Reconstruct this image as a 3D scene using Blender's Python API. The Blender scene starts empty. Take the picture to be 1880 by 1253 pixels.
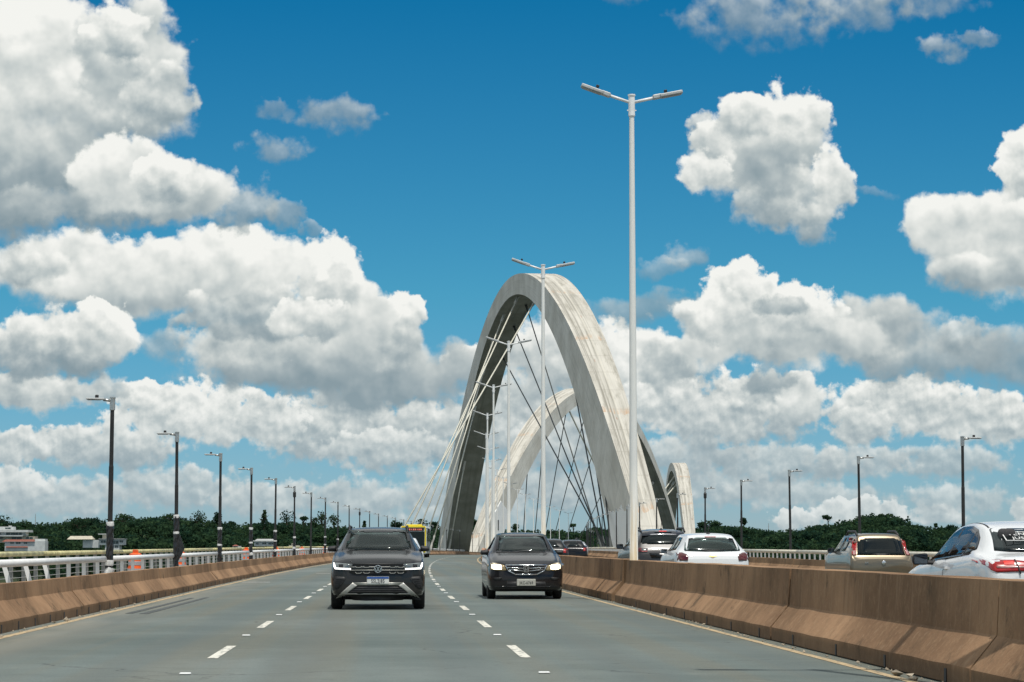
import bpy, bmesh, math, random
import numpy as np
from mathutils import Vector, Matrix
from mathutils.bvhtree import BVHTree

random.seed(7)
RNG = np.random.default_rng(7)
R = math.radians
scene = bpy.context.scene
COL = scene.collection
ORD = ['zeroth', 'first', 'second', 'third', 'fourth', 'fifth', 'sixth', 'seventh', 'eighth', 'ninth', 'tenth', 'eleventh',
       'twelfth', 'thirteenth', 'fourteenth', 'fifteenth', 'sixteenth', 'seventeenth', 'eighteenth', 'nineteenth', 'twentieth',
       'twenty-first', 'twenty-second', 'twenty-third', 'twenty-fourth', 'twenty-fifth', 'twenty-sixth', 'twenty-seventh',
       'twenty-eighth', 'twenty-ninth', 'thirtieth', 'thirty-first', 'thirty-second', 'thirty-third', 'thirty-fourth',
       'thirty-fifth', 'thirty-sixth', 'thirty-seventh', 'thirty-eighth', 'thirty-ninth', 'fortieth']
for tens in ('forty', 'fifty', 'sixty'):
    for u in ('first', 'second', 'third', 'fourth', 'fifth', 'sixth', 'seventh', 'eighth', 'ninth'):
        ORD.append(tens + '-' + u)
    ORD.append({'forty': 'fiftieth', 'fifty': 'sixtieth', 'sixty': 'seventieth'}[tens])

# ------------------------------------------------------------------ camera constants (80 mm lens from a car's rear window)
FPX, HOR, VPX, CAMH = 4158.0, 1004.0, 712.0, 1.17
PITCH = math.atan((HOR - 626.5) / FPX)
PSI = math.atan((940 - VPX) * math.cos(PITCH) / FPX)

def lat(px, d):            # sideways distance of a photographed point at a known distance
    return (px - VPX) / FPX * d

# ------------------------------------------------------------------ bridge alignment
def off(y):
    o = (y - 50) ** 2 / 6600 if y > 50 else 0.0
    if y > 700: o += 10 * ((y - 700) / 220) ** 2
    return o

_zy = [-80, 60, 150, 210, 270, 343, 430, 600, 1200]
_zz = [0, 0, .11, .14, .10, -.05, -.45, -1.8, -12]
_fy = np.arange(-80, 1200, 2.0)
_fz = np.interp(_fy, _zy, _zz)
_k = np.hanning(27); _k /= _k.sum()
_fz = np.convolve(np.pad(_fz, 13, mode='edge'), _k, mode='valid')
def zr(y): return float(np.interp(y, _fy, _fz))
def pt(x, y, z=0.0): return Vector((x + off(y), y, z + zr(y)))
def head(y): return -math.atan((off(y + 1) - off(y - 1)) / 2)     # z-rotation that keeps local +Y along the deck

# ------------------------------------------------------------------ materials
def newmat(name):
    m = bpy.data.materials.new(name); m.use_nodes = True
    nt = m.node_tree; b = nt.nodes['Principled BSDF']
    return m, nt, b
def node(nt, typ, **kw):
    n = nt.nodes.new(typ)
    for k, v in kw.items():
        if hasattr(n, k): setattr(n, k, v)
        else: n.inputs[k].default_value = v
    return n
def link(nt, a, b): nt.links.new(a, b)
def mth(nt, op, a, b=None, c=None, clamp=False):
    n = nt.nodes.new('ShaderNodeMath'); n.operation = op; n.use_clamp = clamp
    for i, v in enumerate((a, b, c)):
        if v is None: continue
        if isinstance(v, (int, float)): n.inputs[i].default_value = v
        else: nt.links.new(v, n.inputs[i])
    return n.outputs[0]
def mixc(nt, f, a, b, blend='MIX'):
    n = nt.nodes.new('ShaderNodeMix'); n.data_type = 'RGBA'; n.blend_type = blend
    for i, v in ((0, f), (6, a), (7, b)):
        if isinstance(v, (int, float)): n.inputs[i].default_value = v
        elif isinstance(v, tuple): n.inputs[i].default_value = (*v[:3], 1)
        else: nt.links.new(v, n.inputs[i])
    return n.outputs[2]
def mrange(nt, v, a, b, c=0.0, d=1.0, smooth=True):
    n = nt.nodes.new('ShaderNodeMapRange'); n.interpolation_type = 'SMOOTHSTEP' if smooth else 'LINEAR'; n.clamp = not smooth
    nt.links.new(v, n.inputs[0])
    for i, x in enumerate((a, b, c, d)): n.inputs[i + 1].default_value = x
    return n.outputs[0]
def geo_pos(nt): return nt.nodes.new('ShaderNodeNewGeometry').outputs['Position']
def mapping(nt, vec, scale=(1, 1, 1), loc=(0, 0, 0), rot=(0, 0, 0)):
    n = nt.nodes.new('ShaderNodeMapping'); nt.links.new(vec, n.inputs[0])
    n.inputs['Scale'].default_value = scale; n.inputs['Location'].default_value = loc; n.inputs['Rotation'].default_value = rot
    return n.outputs[0]
def noise(nt, vec, scale, detail=4, rough=.55, out=0):
    n = nt.nodes.new('ShaderNodeTexNoise'); nt.links.new(vec, n.inputs['Vector'])
    n.inputs['Scale'].default_value = scale; n.inputs['Detail'].default_value = detail; n.inputs['Roughness'].default_value = rough
    return n.outputs[out]
def bump(nt, b, h, strength=.3, dist=.02):
    n = nt.nodes.new('ShaderNodeBump'); n.inputs['Strength'].default_value = strength; n.inputs['Distance'].default_value = dist
    nt.links.new(h, n.inputs['Height']); nt.links.new(n.outputs[0], b.inputs['Normal'])

def plain(name, col, rough=.5, metal=0.0, var=.12, scale=6.0, coat=0.0, spec=.5):
    m, nt, b = newmat(name)
    p = geo_pos(nt); n = noise(nt, p, scale, 5)
    f = mrange(nt, n, .3, .7)
    lo = tuple(c * (1 - var) for c in col); hi = tuple(min(1, c * (1 + var)) for c in col)
    link(nt, mixc(nt, f, lo, hi), b.inputs['Base Color'])
    b.inputs['Roughness'].default_value = rough; b.inputs['Metallic'].default_value = metal
    b.inputs['Coat Weight'].default_value = coat; b.inputs['Coat Roughness'].default_value = .06
    b.inputs['Specular IOR Level'].default_value = spec
    return m

def car_paint(name, col, rough=.35, metal=.0, dust=(.17, .14, .11), dustamt=.25, coat=.8):
    m, nt, b = newmat(name)
    tc = nt.nodes.new('ShaderNodeTexCoord').outputs['Object']
    sep = nt.nodes.new('ShaderNodeSeparateXYZ'); link(nt, tc, sep.inputs[0])
    n = noise(nt, tc, 3.0, 6)
    low = mrange(nt, sep.outputs[2], .75, .2)
    f = mth(nt, 'MULTIPLY', mth(nt, 'ADD', mth(nt, 'MULTIPLY', low, .8), .25), mth(nt, 'MULTIPLY', n, dustamt * 2))
    link(nt, mixc(nt, f, col, dust), b.inputs['Base Color'])
    b.inputs['Roughness'].default_value = rough; b.inputs['Metallic'].default_value = metal
    b.inputs['Coat Weight'].default_value = coat; b.inputs['Coat Roughness'].default_value = .035; b.inputs['Specular IOR Level'].default_value = .2
    return m

def emit(name, col, s):
    m, nt, b = newmat(name)
    b.inputs['Base Color'].default_value = (*col, 1)
    b.inputs['Emission Color'].default_value = (*col, 1); b.inputs['Emission Strength'].default_value = s
    return m

def glass_mat(name, tint, clear, refl_rough=.05, base=(.012, .016, .017)):
    m, nt, b = newmat(name)
    nt.nodes.remove(b)
    out = nt.nodes['Material Output']
    tr = node(nt, 'ShaderNodeBsdfTransparent'); tr.inputs[0].default_value = (*tint, 1)
    df = node(nt, 'ShaderNodeBsdfDiffuse'); df.inputs[0].default_value = (*base, 1)
    gl = node(nt, 'ShaderNodeBsdfGlossy'); gl.inputs['Roughness'].default_value = refl_rough; gl.inputs[0].default_value = (.85, .9, .9, 1)
    m1 = node(nt, 'ShaderNodeMixShader'); m1.inputs[0].default_value = clear
    link(nt, df.outputs[0], m1.inputs[1]); link(nt, tr.outputs[0], m1.inputs[2])
    fr = node(nt, 'ShaderNodeFresnel'); fr.inputs[0].default_value = 1.42
    m2 = node(nt, 'ShaderNodeMixShader'); link(nt, fr.outputs[0], m2.inputs[0])
    link(nt, m1.outputs[0], m2.inputs[1]); link(nt, gl.outputs[0], m2.inputs[2])
    link(nt, m2.outputs[0], out.inputs[0])
    return m

def warp_noise(nt, vec, scale, amt):
    n = nt.nodes.new('ShaderNodeVectorMath'); n.operation = 'MULTIPLY_ADD'
    link(nt, noise(nt, vec, scale, 3, .6, 1), n.inputs[0]); n.inputs[1].default_value = (amt, amt, amt); link(nt, vec, n.inputs[2])
    return n.outputs[0]
def concrete_barrier():
    m, nt, b = newmat('earth_stained_concrete')
    p = geo_pos(nt)
    n1 = noise(nt, p, .35, 6, .6); n2 = noise(nt, p, 11, 6, .7)
    streak = noise(nt, mapping(nt, warp_noise(nt, p, 1.5, .25), (1.6, 1.6, .22)), 1.0, 7, .66)
    thin = noise(nt, mapping(nt, p, (9, 9, .25)), 1.0, 3, .5)
    sep = nt.nodes.new('ShaderNodeSeparateXYZ'); link(nt, p, sep.inputs[0])
    c = mixc(nt, mrange(nt, n1, .3, .7), (.205, .122, .070), (.41, .250, .143))
    c = mixc(nt, mth(nt, 'MULTIPLY', mrange(nt, n2, .45, .75), .30), c, (.50, .34, .20))
    c = mixc(nt, mth(nt, 'MULTIPLY', mrange(nt, streak, .46, .76), .55), c, (.125, .082, .048))
    c = mixc(nt, mth(nt, 'MULTIPLY', mrange(nt, thin, .60, .72), .30), c, (.095, .065, .04))
    c = mixc(nt, mth(nt, 'MULTIPLY', mrange(nt, thin, .40, .30), .22), c, (.46, .33, .21))
    low = mrange(nt, sep.outputs[2], .20, .10)
    c = mixc(nt, mth(nt, 'MULTIPLY', low, .5), c, (.10, .075, .052))
    spots = noise(nt, p, 1.6, 9, .72)
    c = mixc(nt, mth(nt, 'MULTIPLY', mrange(nt, spots, .55, .68), .7), c, (.075, .056, .038))
    link(nt, c, b.inputs['Base Color']); b.inputs['Roughness'].default_value = .95; b.inputs['Specular IOR Level'].default_value = .15
    bump(nt, b, mth(nt, 'ADD', n2, mth(nt, 'MULTIPLY', noise(nt, p, 30, 3), .5)), .55, .012)
    return m

def asphalt():
    m, nt, b = newmat('asphalt')
    p = geo_pos(nt)
    big = noise(nt, mapping(nt, p, (.10, .30, 1)), 1.0, 6, .65)
    lane = noise(nt, mapping(nt, p, (1.1, .015, 1)), 1.0, 4)
    wide = noise(nt, mapping(nt, p, (.13, .06, 1), (3, 8, 0)), 1.0, 6, .65)
    mott = noise(nt, p, 2.6, 8, .75); grain = noise(nt, p, 38, 4, .8)
    c = mixc(nt, mrange(nt, big, .3, .72), (.100, .130, .122), (.156, .190, .178))
    c = mixc(nt, mth(nt, 'MULTIPLY', mrange(nt, lane, .40, .66), .62), c, (.170, .160, .118))
    c = mixc(nt, mth(nt, 'MULTIPLY', mrange(nt, wide, .48, .70), .62), c, (.215, .245, .232))
    c = mixc(nt, mth(nt, 'MULTIPLY', mrange(nt, mott, .50, .72), .40), c, (.085, .098, .092))
    c = mixc(nt, mth(nt, 'MULTIPLY', mrange(nt, mott, .44, .30), .25), c, (.30, .31, .28))
    c = mixc(nt, mth(nt, 'MULTIPLY', mrange(nt, grain, .42, .72), .5), c, (.065, .074, .070))
    c = mixc(nt, mth(nt, 'MULTIPLY', mrange(nt, grain, .40, .25), .4), c, (.34, .36, .34))
    sep = nt.nodes.new('ShaderNodeSeparateXYZ'); link(nt, p, sep.inputs[0])
    trk = mth(nt, 'COSINE', mth(nt, 'MULTIPLY', mth(nt, 'ADD', sep.outputs[0], .93), 2 * math.pi / 1.65))
    c = mixc(nt, mth(nt, 'MULTIPLY', mrange(nt, trk, -.1, 1.0), .34), c, (.105, .125, .122))
    crack = nt.nodes.new('ShaderNodeTexVoronoi'); crack.feature = 'DISTANCE_TO_EDGE'; link(nt, warp_noise(nt, p, 1.2, .8), crack.inputs['Vector']); crack.inputs['Scale'].default_value = .22
    cm = mth(nt, 'MULTIPLY', mrange(nt, crack.outputs['Distance'], .006, .001), mrange(nt, big, .45, .6))
    c = mixc(nt, mth(nt, 'MULTIPLY', cm, .6), c, (.04, .045, .045))
    dusty = mth(nt, 'MULTIPLY', mrange(nt, sep.outputs[0], -3.6, -5.1), mrange(nt, noise(nt, mapping(nt, p, (1.5, .15, 1)), 1, 4), .3, .6))
    c = mixc(nt, mth(nt, 'MULTIPLY', dusty, .5), c, (.32, .29, .23))
    link(nt, c, b.inputs['Base Color'])
    b.inputs['Roughness'].default_value = .82; b.inputs['Specular IOR Level'].default_value = .3
    bump(nt, b, grain, .5, .008)
    return m

def paint_line(name, col, wear=(.16, .16, .14), amt=.5):
    m, nt, b = newmat(name)
    p = geo_pos(nt)
    n = noise(nt, mapping(nt, p, (6, 1.2, 1)), 2.2, 8, .7)
    link(nt, mixc(nt, mth(nt, 'MULTIPLY', mrange(nt, n, .47, .62), amt), col, wear), b.inputs['Base Color'])
    b.inputs['Roughness'].default_value = .75
    return m

def arch_side():
    m, nt, b = newmat('arch_concrete_side')
    p = geo_pos(nt); uv = nt.nodes.new('ShaderNodeUVMap').outputs[0]
    n = noise(nt, p, .22, 6, .6); f = noise(nt, p, 2.5, 5)
    diag = noise(nt, mapping(nt, uv, (.9, 16, 1), (0, 0, 0), (0, 0, .35)), 1.0, 4)
    c = mixc(nt, mrange(nt, n, .3, .7), (.57, .545, .475), (.75, .73, .66))
    c = mixc(nt, mth(nt, 'MULTIPLY', mrange(nt, diag, .5, .72), .35), c, (.36, .37, .33))
    c = mixc(nt, mth(nt, 'MULTIPLY', mrange(nt, f, .52, .75), .25), c, (.34, .33, .29))
    joint = nt.nodes.new('ShaderNodeSeparateXYZ'); link(nt, uv, joint.inputs[0])
    j = mth(nt, 'FRACT', mth(nt, 'MULTIPLY', joint.outputs[0], 2.4))
    jm = mth(nt, 'LESS_THAN', j, .03)
    c = mixc(nt, mth(nt, 'MULTIPLY', jm, .3), c, (.25, .25, .22))
    # repainted foot of the nearest leg
    s = nt.nodes.new('ShaderNodeSeparateXYZ'); link(nt, p, s.inputs[0])
    edge = mth(nt, 'ADD', s.outputs[2], mth(nt, 'MULTIPLY', noise(nt, p, .35, 5), 4.0))
    rep = mth(nt, 'MULTIPLY', mth(nt, 'LESS_THAN', edge, 7.4), mth(nt, 'MULTIPLY', mth(nt, 'GREATER_THAN', s.outputs[0], 21.0), mth(nt, 'LESS_THAN', s.outputs[1], 300.0)))
    c = mixc(nt, mth(nt, 'MULTIPLY', rep, .95), c, (.84, .86, .84))
    link(nt, c, b.inputs['Base Color']); b.inputs['Roughness'].default_value = .9; b.inputs['Specular IOR Level'].default_value = .2
    bump(nt, b, f, .25, .05)
    return m

def arch_soffit():  # darker than the side concrete: underside shade put into the colour, plus stain streaks
    m, nt, b = newmat('shade_toned_soffit_concrete')
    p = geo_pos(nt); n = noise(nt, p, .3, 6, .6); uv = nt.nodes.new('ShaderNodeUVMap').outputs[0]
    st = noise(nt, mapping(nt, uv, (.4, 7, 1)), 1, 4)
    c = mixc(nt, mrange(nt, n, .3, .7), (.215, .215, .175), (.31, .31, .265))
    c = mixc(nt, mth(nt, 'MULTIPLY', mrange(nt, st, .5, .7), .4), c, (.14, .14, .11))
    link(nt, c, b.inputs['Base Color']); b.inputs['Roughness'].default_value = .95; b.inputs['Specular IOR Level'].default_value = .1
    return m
def arch_top():
    m, nt, b = newmat('arch_concrete_top')
    uv = nt.nodes.new('ShaderNodeUVMap').outputs[0]
    s = nt.nodes.new('ShaderNodeSeparateXYZ'); link(nt, uv, s.inputs[0])   # u along (x10 m), v across 0..1
    n = noise(nt, mapping(nt, uv, (.8, 3, 1)), 1.5, 6, .6)
    st = noise(nt, mapping(nt, uv, (.28, 9, 1)), 1.0, 5, .65)
    mid = noise(nt, mapping(nt, uv, (.5, 2, 1), (4, 0, 0)), 1.0, 3)
    c = mixc(nt, mrange(nt, n, .3, .7), (.47, .45, .395), (.61, .585, .52))
    c = mixc(nt, mth(nt, 'MULTIPLY', mth(nt, 'MULTIPLY', mrange(nt, st, .46, .62), mrange(nt, mid, .38, .6)), .62), c, (.14, .13, .105))
    blot = noise(nt, mapping(nt, uv, (1.4, 2.6, 1), (2, 7, 0)), 1.6, 8, .7)
    c = mixc(nt, mth(nt, 'MULTIPLY', mrange(nt, blot, .48, .68), .6), c, (.25, .235, .19))
    v = s.outputs[1]
    rid = mth(nt, 'LESS_THAN', mth(nt, 'ABSOLUTE', mth(nt, 'SUBTRACT', v, .47)), .035)
    c = mixc(nt, mth(nt, 'MULTIPLY', rid, .55), c, (.66, .63, .55))
    fu = mth(nt, 'FRACT', mth(nt, 'MULTIPLY', s.outputs[0], 2.2)); fv = mth(nt, 'FRACT', mth(nt, 'MULTIPLY', v, 6))
    gr = mth(nt, 'MAXIMUM', mth(nt, 'LESS_THAN', fu, .04), mth(nt, 'LESS_THAN', fv, .05))
    c = mixc(nt, mth(nt, 'MULTIPLY', gr, .22), c, (.24, .22, .18))
    rn = noise(nt, mapping(nt, uv, (.55, 1.5, 1), (9, 2, 0)), 1.0, 2)
    rust_band = mrange(nt, mth(nt, 'FRACT', mth(nt, 'ADD', mth(nt, 'MULTIPLY', s.outputs[0], .52), mth(nt, 'MULTIPLY', rn, .16))), .10, .0)
    rust = mth(nt, 'MULTIPLY', rust_band, mrange(nt, noise(nt, mapping(nt, uv, (2, 6, 1)), 1.3, 5, .7), .42, .62))
    c = mixc(nt, mth(nt, 'MULTIPLY', rust, .62), c, (.50, .27, .12))
    spot = noise(nt, mapping(nt, uv, (2.2, 5, 1), (1, 5, 0)), 1.6, 2)
    c = mixc(nt, mth(nt, 'MULTIPLY', mrange(nt, spot, .70, .76), .85), c, (.30, .10, .035))
    link(nt, c, b.inputs['Base Color']); b.inputs['Roughness'].default_value = .95; b.inputs['Specular IOR Level'].default_value = .15
    bump(nt, b, st, .4, .06)
    return m

def leaf_mat(name, a, b_, c_):
    m, nt, b = newmat(name)
    p = geo_pos(nt)
    n = noise(nt, p, .10, 2); n2 = noise(nt, p, .35, 5, .7)
    oi = nt.nodes.new('ShaderNodeObjectInfo').outputs['Random']
    c = mixc(nt, mrange(nt, n, .35, .65), a, b_)
    c = mixc(nt, mth(nt, 'MULTIPLY', mrange(nt, n2, .5, .75), .6), c, c_)
    c = mixc(nt, mth(nt, 'MULTIPLY', oi, .25), c, a)
    nt.nodes.remove(b)
    df = node(nt, 'ShaderNodeBsdfDiffuse'); tl = node(nt, 'ShaderNodeBsdfTranslucent'); mx = node(nt, 'ShaderNodeMixShader'); mx.inputs[0].default_value = .42
    link(nt, c, df.inputs[0]); link(nt, c, tl.inputs[0]); link(nt, df.outputs[0], mx.inputs[1]); link(nt, tl.outputs[0], mx.inputs[2])
    link(nt, mx.outputs[0], nt.nodes['Material Output'].inputs[0])
    return m

M = {}
M['barrier'] = concrete_barrier(); M['asphalt'] = asphalt()
M['white_line'] = paint_line('white_road_paint', (.70, .68, .59), (.17, .18, .165), .75); M['edge_line'] = paint_line('stained_edge_paint', (.50, .38, .22), (.2, .16, .11), .8)
M['seal'] = plain('dark_sealant', (.075, .085, .083), .85, var=.35); M['joint'] = plain('joint_steel', (.45, .45, .42), .6, var=.3)
M['walk'] = plain('walkway_concrete', (.32, .29, .24), .9, var=.25, scale=1.5); M['deck'] = plain('deck_concrete', (.38, .37, .34), .9, var=.2, scale=.5)
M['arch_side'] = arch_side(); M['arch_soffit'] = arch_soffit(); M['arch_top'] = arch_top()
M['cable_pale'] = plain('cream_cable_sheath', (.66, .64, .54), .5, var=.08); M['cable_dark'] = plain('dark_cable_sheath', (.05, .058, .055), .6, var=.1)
M['patch'] = plain('fresh_white_paint', (.80, .81, .80), .7, var=.05, scale=1)
M['white_metal'] = plain('white_painted_metal', (.84, .845, .83), .38, var=.06, scale=3)
M['pole_white'] = None
M['cream_metal'] = plain('cream_painted_rail', (.68, .64, .52), .5, var=.12, scale=2)
M['yellow_rail'] = plain('yellowed_rail_paint', (.60, .56, .29), .6, var=.3, scale=3)
M['grey_metal'] = plain('grey_painted_metal', (.30, .30, .28), .5, var=.15)
M['black_pole'] = plain('black_painted_pole', (.022, .022, .021), .5, var=.3, scale=4)
M['silver'] = plain('galvanised_metal', (.50, .50, .48), .35, .8, var=.15, scale=9)
M['lamp_grey'] = plain('lamp_housing_grey', (.50, .51, .50), .5, .2, var=.1)
M['lens'] = plain('lamp_lens', (.22, .23, .22), .25, var=.1)
M['dark'] = plain('black_plastic', (.018, .018, .019), .55, var=.25); M['darkgloss'] = plain('gloss_black_plastic', (.012, .013, .014), .15, var=.2)
M['tape'] = plain('white_adhesive_tape', (.72, .72, .70), .6, var=.15, scale=20)
M['film'] = plain('black_plastic_film', (.02, .02, .021), .22, var=.4, scale=12)
M['orange'] = plain('orange_plastic', (.85, .13, .02), .5, var=.1); M['reflective'] = plain('grey_reflective_sheet', (.36, .36, .37), .4, var=.1)
M['stone'] = plain('loose_gravel', (.34, .29, .22), .95, var=.4, scale=3)
M['rubber'] = plain('tyre_rubber', (.014, .014, .014), .85, var=.35, scale=14); M['rim'] = plain('alloy_rim', (.42, .43, .44), .3, .9)
M['chrome'] = plain('chrome', (.80, .81, .82), .12, 1.0, var=.03); M['satin'] = plain('satin_silver_trim', (.50, .49, .45), .4, .35, var=.1)
M['seat'] = plain('grey_seat_fabric', (.05, .05, .052), .9, var=.2); M['skin'] = plain('skin', (.42, .24, .16), .55, var=.08); M['hair'] = plain('dark_hair', (.015, .011, .009), .6)
M['shirt_a'] = plain('grey_shirt', (.16, .17, .18), .9, var=.15); M['shirt_b'] = plain('red_brown_shirt', (.20, .06, .04), .9, var=.15); M['jacket'] = plain('black_jacket', (.02, .02, .024), .8, var=.2)
M['plate_white'] = plain('licence_plate_white', (.74, .74, .70), .5, var=.05); M['plate_grey'] = plain('licence_plate_grey', (.50, .49, .43), .5, var=.06)
M['plate_blue'] = plain('plate_blue_band', (.012, .09, .36), .5, var=.05); M['ink'] = plain('black_lettering', (.02, .02, .022), .6, var=.05)
M['drl'] = emit('daytime_running_light', (1.0, .99, .94), 1.6); M['headlamp'] = emit('dipped_beam', (1.0, .86, .60), 14.0)
M['lampglass'] = plain('clear_lamp_lens', (.16, .18, .18), .08, .3, var=.25, coat=1); M['amberglass'] = plain('amber_lamp_lens', (.40, .30, .16), .12, .3, var=.25, coat=1)
M['tail_red'] = plain('red_tail_lens', (.36, .010, .010), .25, var=.25, scale=18, coat=.3); M['tail_dark'] = plain('dark_red_tail_lens', (.09, .012, .012), .1, var=.3, scale=15, coat=1)
M['brake'] = emit('lit_brake_lamp', (.8, .03, .02), .4)
M['tail_white'] = plain('clear_tail_band', (.48, .26, .24), .15, var=.15, scale=18, coat=1)
M['gold'] = plain('gold_badge', (.55, .40, .14), .25, .9)
M['p_grey'] = car_paint('dark_grey_car_paint', (.016, .019, .021), .24, .1, dustamt=.14, coat=.34); M['p_black'] = car_paint('black_car_paint', (.006, .007, .010), .2, .0, dustamt=.10, coat=.34)
M['p_white'] = car_paint('white_car_paint', (.74, .76, .77), .4, 0, (.5, .45, .38), .15); M['p_beige'] = car_paint('beige_metallic_paint', (.20, .165, .115), .32, .55, dustamt=.15)
M['p_steel'] = car_paint('steel_grey_metallic_paint', (.040, .040, .041), .3, .2, dustamt=.12, coat=.5); M['p_red'] = car_paint('dark_red_car_paint', (.06, .01, .012), .3, .2)
M['p_silver'] = car_paint('silver_car_paint', (.45, .46, .47), .3, .6)
M['p_roof'] = car_paint('blue_black_roof_paint', (.016, .022, .034), .25, .2)
M['p_yellow'] = plain('yellow_bus_paint', (.80, .62, .02), .4, var=.08); M['green_box'] = plain('lime_green_box', (.16, .62, .05), .5, var=.05)
M['led'] = emit('red_led_sign', (.75, .18, .12), .35)
M['glass'] = glass_mat('tinted_glass', (.66, .76, .73), .62, .05, (.05, .062, .058)); M['glass_dark'] = glass_mat('dark_tinted_glass', (.35, .42, .42), .30)
M['glass_side'] = glass_mat('smoked_side_glass', (.3, .36, .36), .12, .10, (.05, .058, .056))
M['glass_purple'] = glass_mat('purple_tinted_glass', (.4, .36, .38), .25)  # glass with a faint purple tint
M['mirror'] = plain('mirror_glass', (.10, .12, .14), .04, .9, var=.05)
M['wall_white'] = plain('white_render', (.56, .58, .565), .9, var=.1, scale=.6); M['wall_cream'] = plain('cream_render', (.50, .46, .36), .9, var=.12, scale=.6)
M['roof_red'] = plain('red_clay_tiles', (.23, .075, .05), .9, var=.3, scale=1.5); M['roof_grey'] = plain('grey_roof_slab', (.42, .43, .42), .9, var=.1)
M['window'] = plain('dark_window_glass', (.05, .075, .075), .1, var=.3, scale=.7)
M['bark'] = plain('tree_bark', (.10, .075, .05), .95, var=.3, scale=2)
M['leaf_a'] = leaf_mat('dark_forest_leaves', (.020, .052, .034), (.056, .102, .044), (.10, .138, .054))  # leaf colours shifted bluish, distance haze painted into them
M['leaf_b'] = leaf_mat('lighter_green_leaves', (.034, .078, .024), (.062, .118, .034), (.10, .15, .045))

# white median pole paint, rust staining near the foot
def pole_white():
    m, nt, b = newmat('white_pole_paint')
    p = geo_pos(nt); s = nt.nodes.new('ShaderNodeSeparateXYZ'); link(nt, p, s.inputs[0])
    n = noise(nt, mapping(nt, p, (5, 5, .35)), 1.6, 5, .6)
    low = mrange(nt, s.outputs[2], 3.4, .6)
    c = mixc(nt, mth(nt, 'MULTIPLY', low, mrange(nt, n, .42, .62, .25, .95)), (.84, .84, .80), (.55, .43, .25))
    link(nt, c, b.inputs['Base Color']); b.inputs['Roughness'].default_value = .45
    return m
M['pole_white'] = pole_white()

# ------------------------------------------------------------------ object helpers
def mesh_obj(name, me, parent=None, loc=None):
    o = bpy.data.objects.new(name, me); COL.objects.link(o)
    if parent: o.parent = parent
    if loc is not None: o.location = loc
    return o
def bm_obj(name, bm, mats, parent=None, smooth=False):
    me = bpy.data.meshes.new(name)
    bmesh.ops.recalc_face_normals(bm, faces=bm.faces[:])
    bm.to_mesh(me); bm.free()
    for m in (mats if isinstance(mats, (list, tuple)) else [mats]): me.materials.append(m)
    if smooth: me.polygons.foreach_set('use_smooth', [True] * len(me.polygons))
    return mesh_obj(name, me, parent)
def np_obj(name, verts, faces, mats, parent=None, smooth=False, matidx=None):
    me = bpy.data.meshes.new(name)
    verts = np.asarray(verts, np.float32); faces = np.asarray(faces, np.int32)
    k = faces.shape[1]
    me.vertices.add(len(verts)); me.vertices.foreach_set('co', verts.ravel())
    me.loops.add(faces.size); me.loops.foreach_set('vertex_index', faces.ravel())
    me.polygons.add(len(faces)); me.polygons.foreach_set('loop_start', np.arange(0, faces.size, k, dtype=np.int32))
    for m in (mats if isinstance(mats, (list, tuple)) else [mats]): me.materials.append(m)
    if matidx is not None: me.polygons.foreach_set('material_index', np.asarray(matidx, np.int32))
    me.polygons.foreach_set('use_smooth', [smooth] * len(faces))
    me.update(calc_edges=True); me.validate()
    return mesh_obj(name, me, parent)
def thing(name, label, cat, loc=(0, 0, 0), rz=0.0, group=None):
    o = bpy.data.objects.new(name, None); COL.objects.link(o)
    o.empty_display_size = .3
    o.location = loc; o.rotation_euler = (0, 0, rz)
    return tag(o, label, cat, group)
def tag(o, label, cat, group=None):
    o['label'] = label; o['category'] = cat
    if group: o['group'] = group
    return o
def kind(o, k): o['kind'] = k; return o
KIDS = {}
def copy_tree(o, parent=None):
    c = o.copy(); COL.objects.link(c)
    if parent: c.parent = parent
    for ch in list(o.children): copy_tree(ch, c)
    return c

def box(bm, c, s, rot=None):
    m = Matrix.Translation(c) @ (rot.to_4x4() if rot else Matrix.Identity(4)) @ Matrix.Diagonal((*s, 1))
    return bmesh.ops.create_cube(bm, size=1.0, matrix=m)['verts']
def bevel(bm, w, seg=2, verts=None):
    es = bm.edges[:] if verts is None else list({e for v in verts for e in v.link_edges})
    bmesh.ops.bevel(bm, geom=es, offset=w, segments=seg, affect='EDGES', profile=.5)
def tube(bm, pts, rads, seg=12, cap=True):
    pts = [Vector(p) for p in pts]
    if isinstance(rads, (int, float)): rads = [rads] * len(pts)
    rings = []
    for i, p in enumerate(pts):
        t = (pts[min(i + 1, len(pts) - 1)] - pts[max(i - 1, 0)]).normalized()
        a = t.cross(Vector((0, 0, 1)) if abs(t.z) < .9 else Vector((1, 0, 0))).normalized(); b = t.cross(a)
        rings.append([bm.verts.new(p + (a * math.cos(2 * math.pi * k / seg) + b * math.sin(2 * math.pi * k / seg)) * rads[i]) for k in range(seg)])
    for r0, r1 in zip(rings, rings[1:]):
        for k in range(seg): bm.faces.new((r0[k], r0[(k + 1) % seg], r1[(k + 1) % seg], r1[k]))
    if cap: bm.faces.new(rings[0][::-1]); bm.faces.new(rings[-1])
def lathe(bm, prof, seg=20, m=Matrix.Identity(4)):     # prof of (r, z) about local z
    rings = []
    for r, z in prof:
        rings.append([bm.verts.new(m @ Vector((r * math.cos(2 * math.pi * k / seg), r * math.sin(2 * math.pi * k / seg), z))) for k in range(seg)])
    for r0, r1 in zip(rings, rings[1:]):
        for k in range(seg): bm.faces.new((r0[k], r0[(k + 1) % seg], r1[(k + 1) % seg], r1[k]))
    bm.faces.new(rings[0][::-1]); bm.faces.new(rings[-1])
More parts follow.
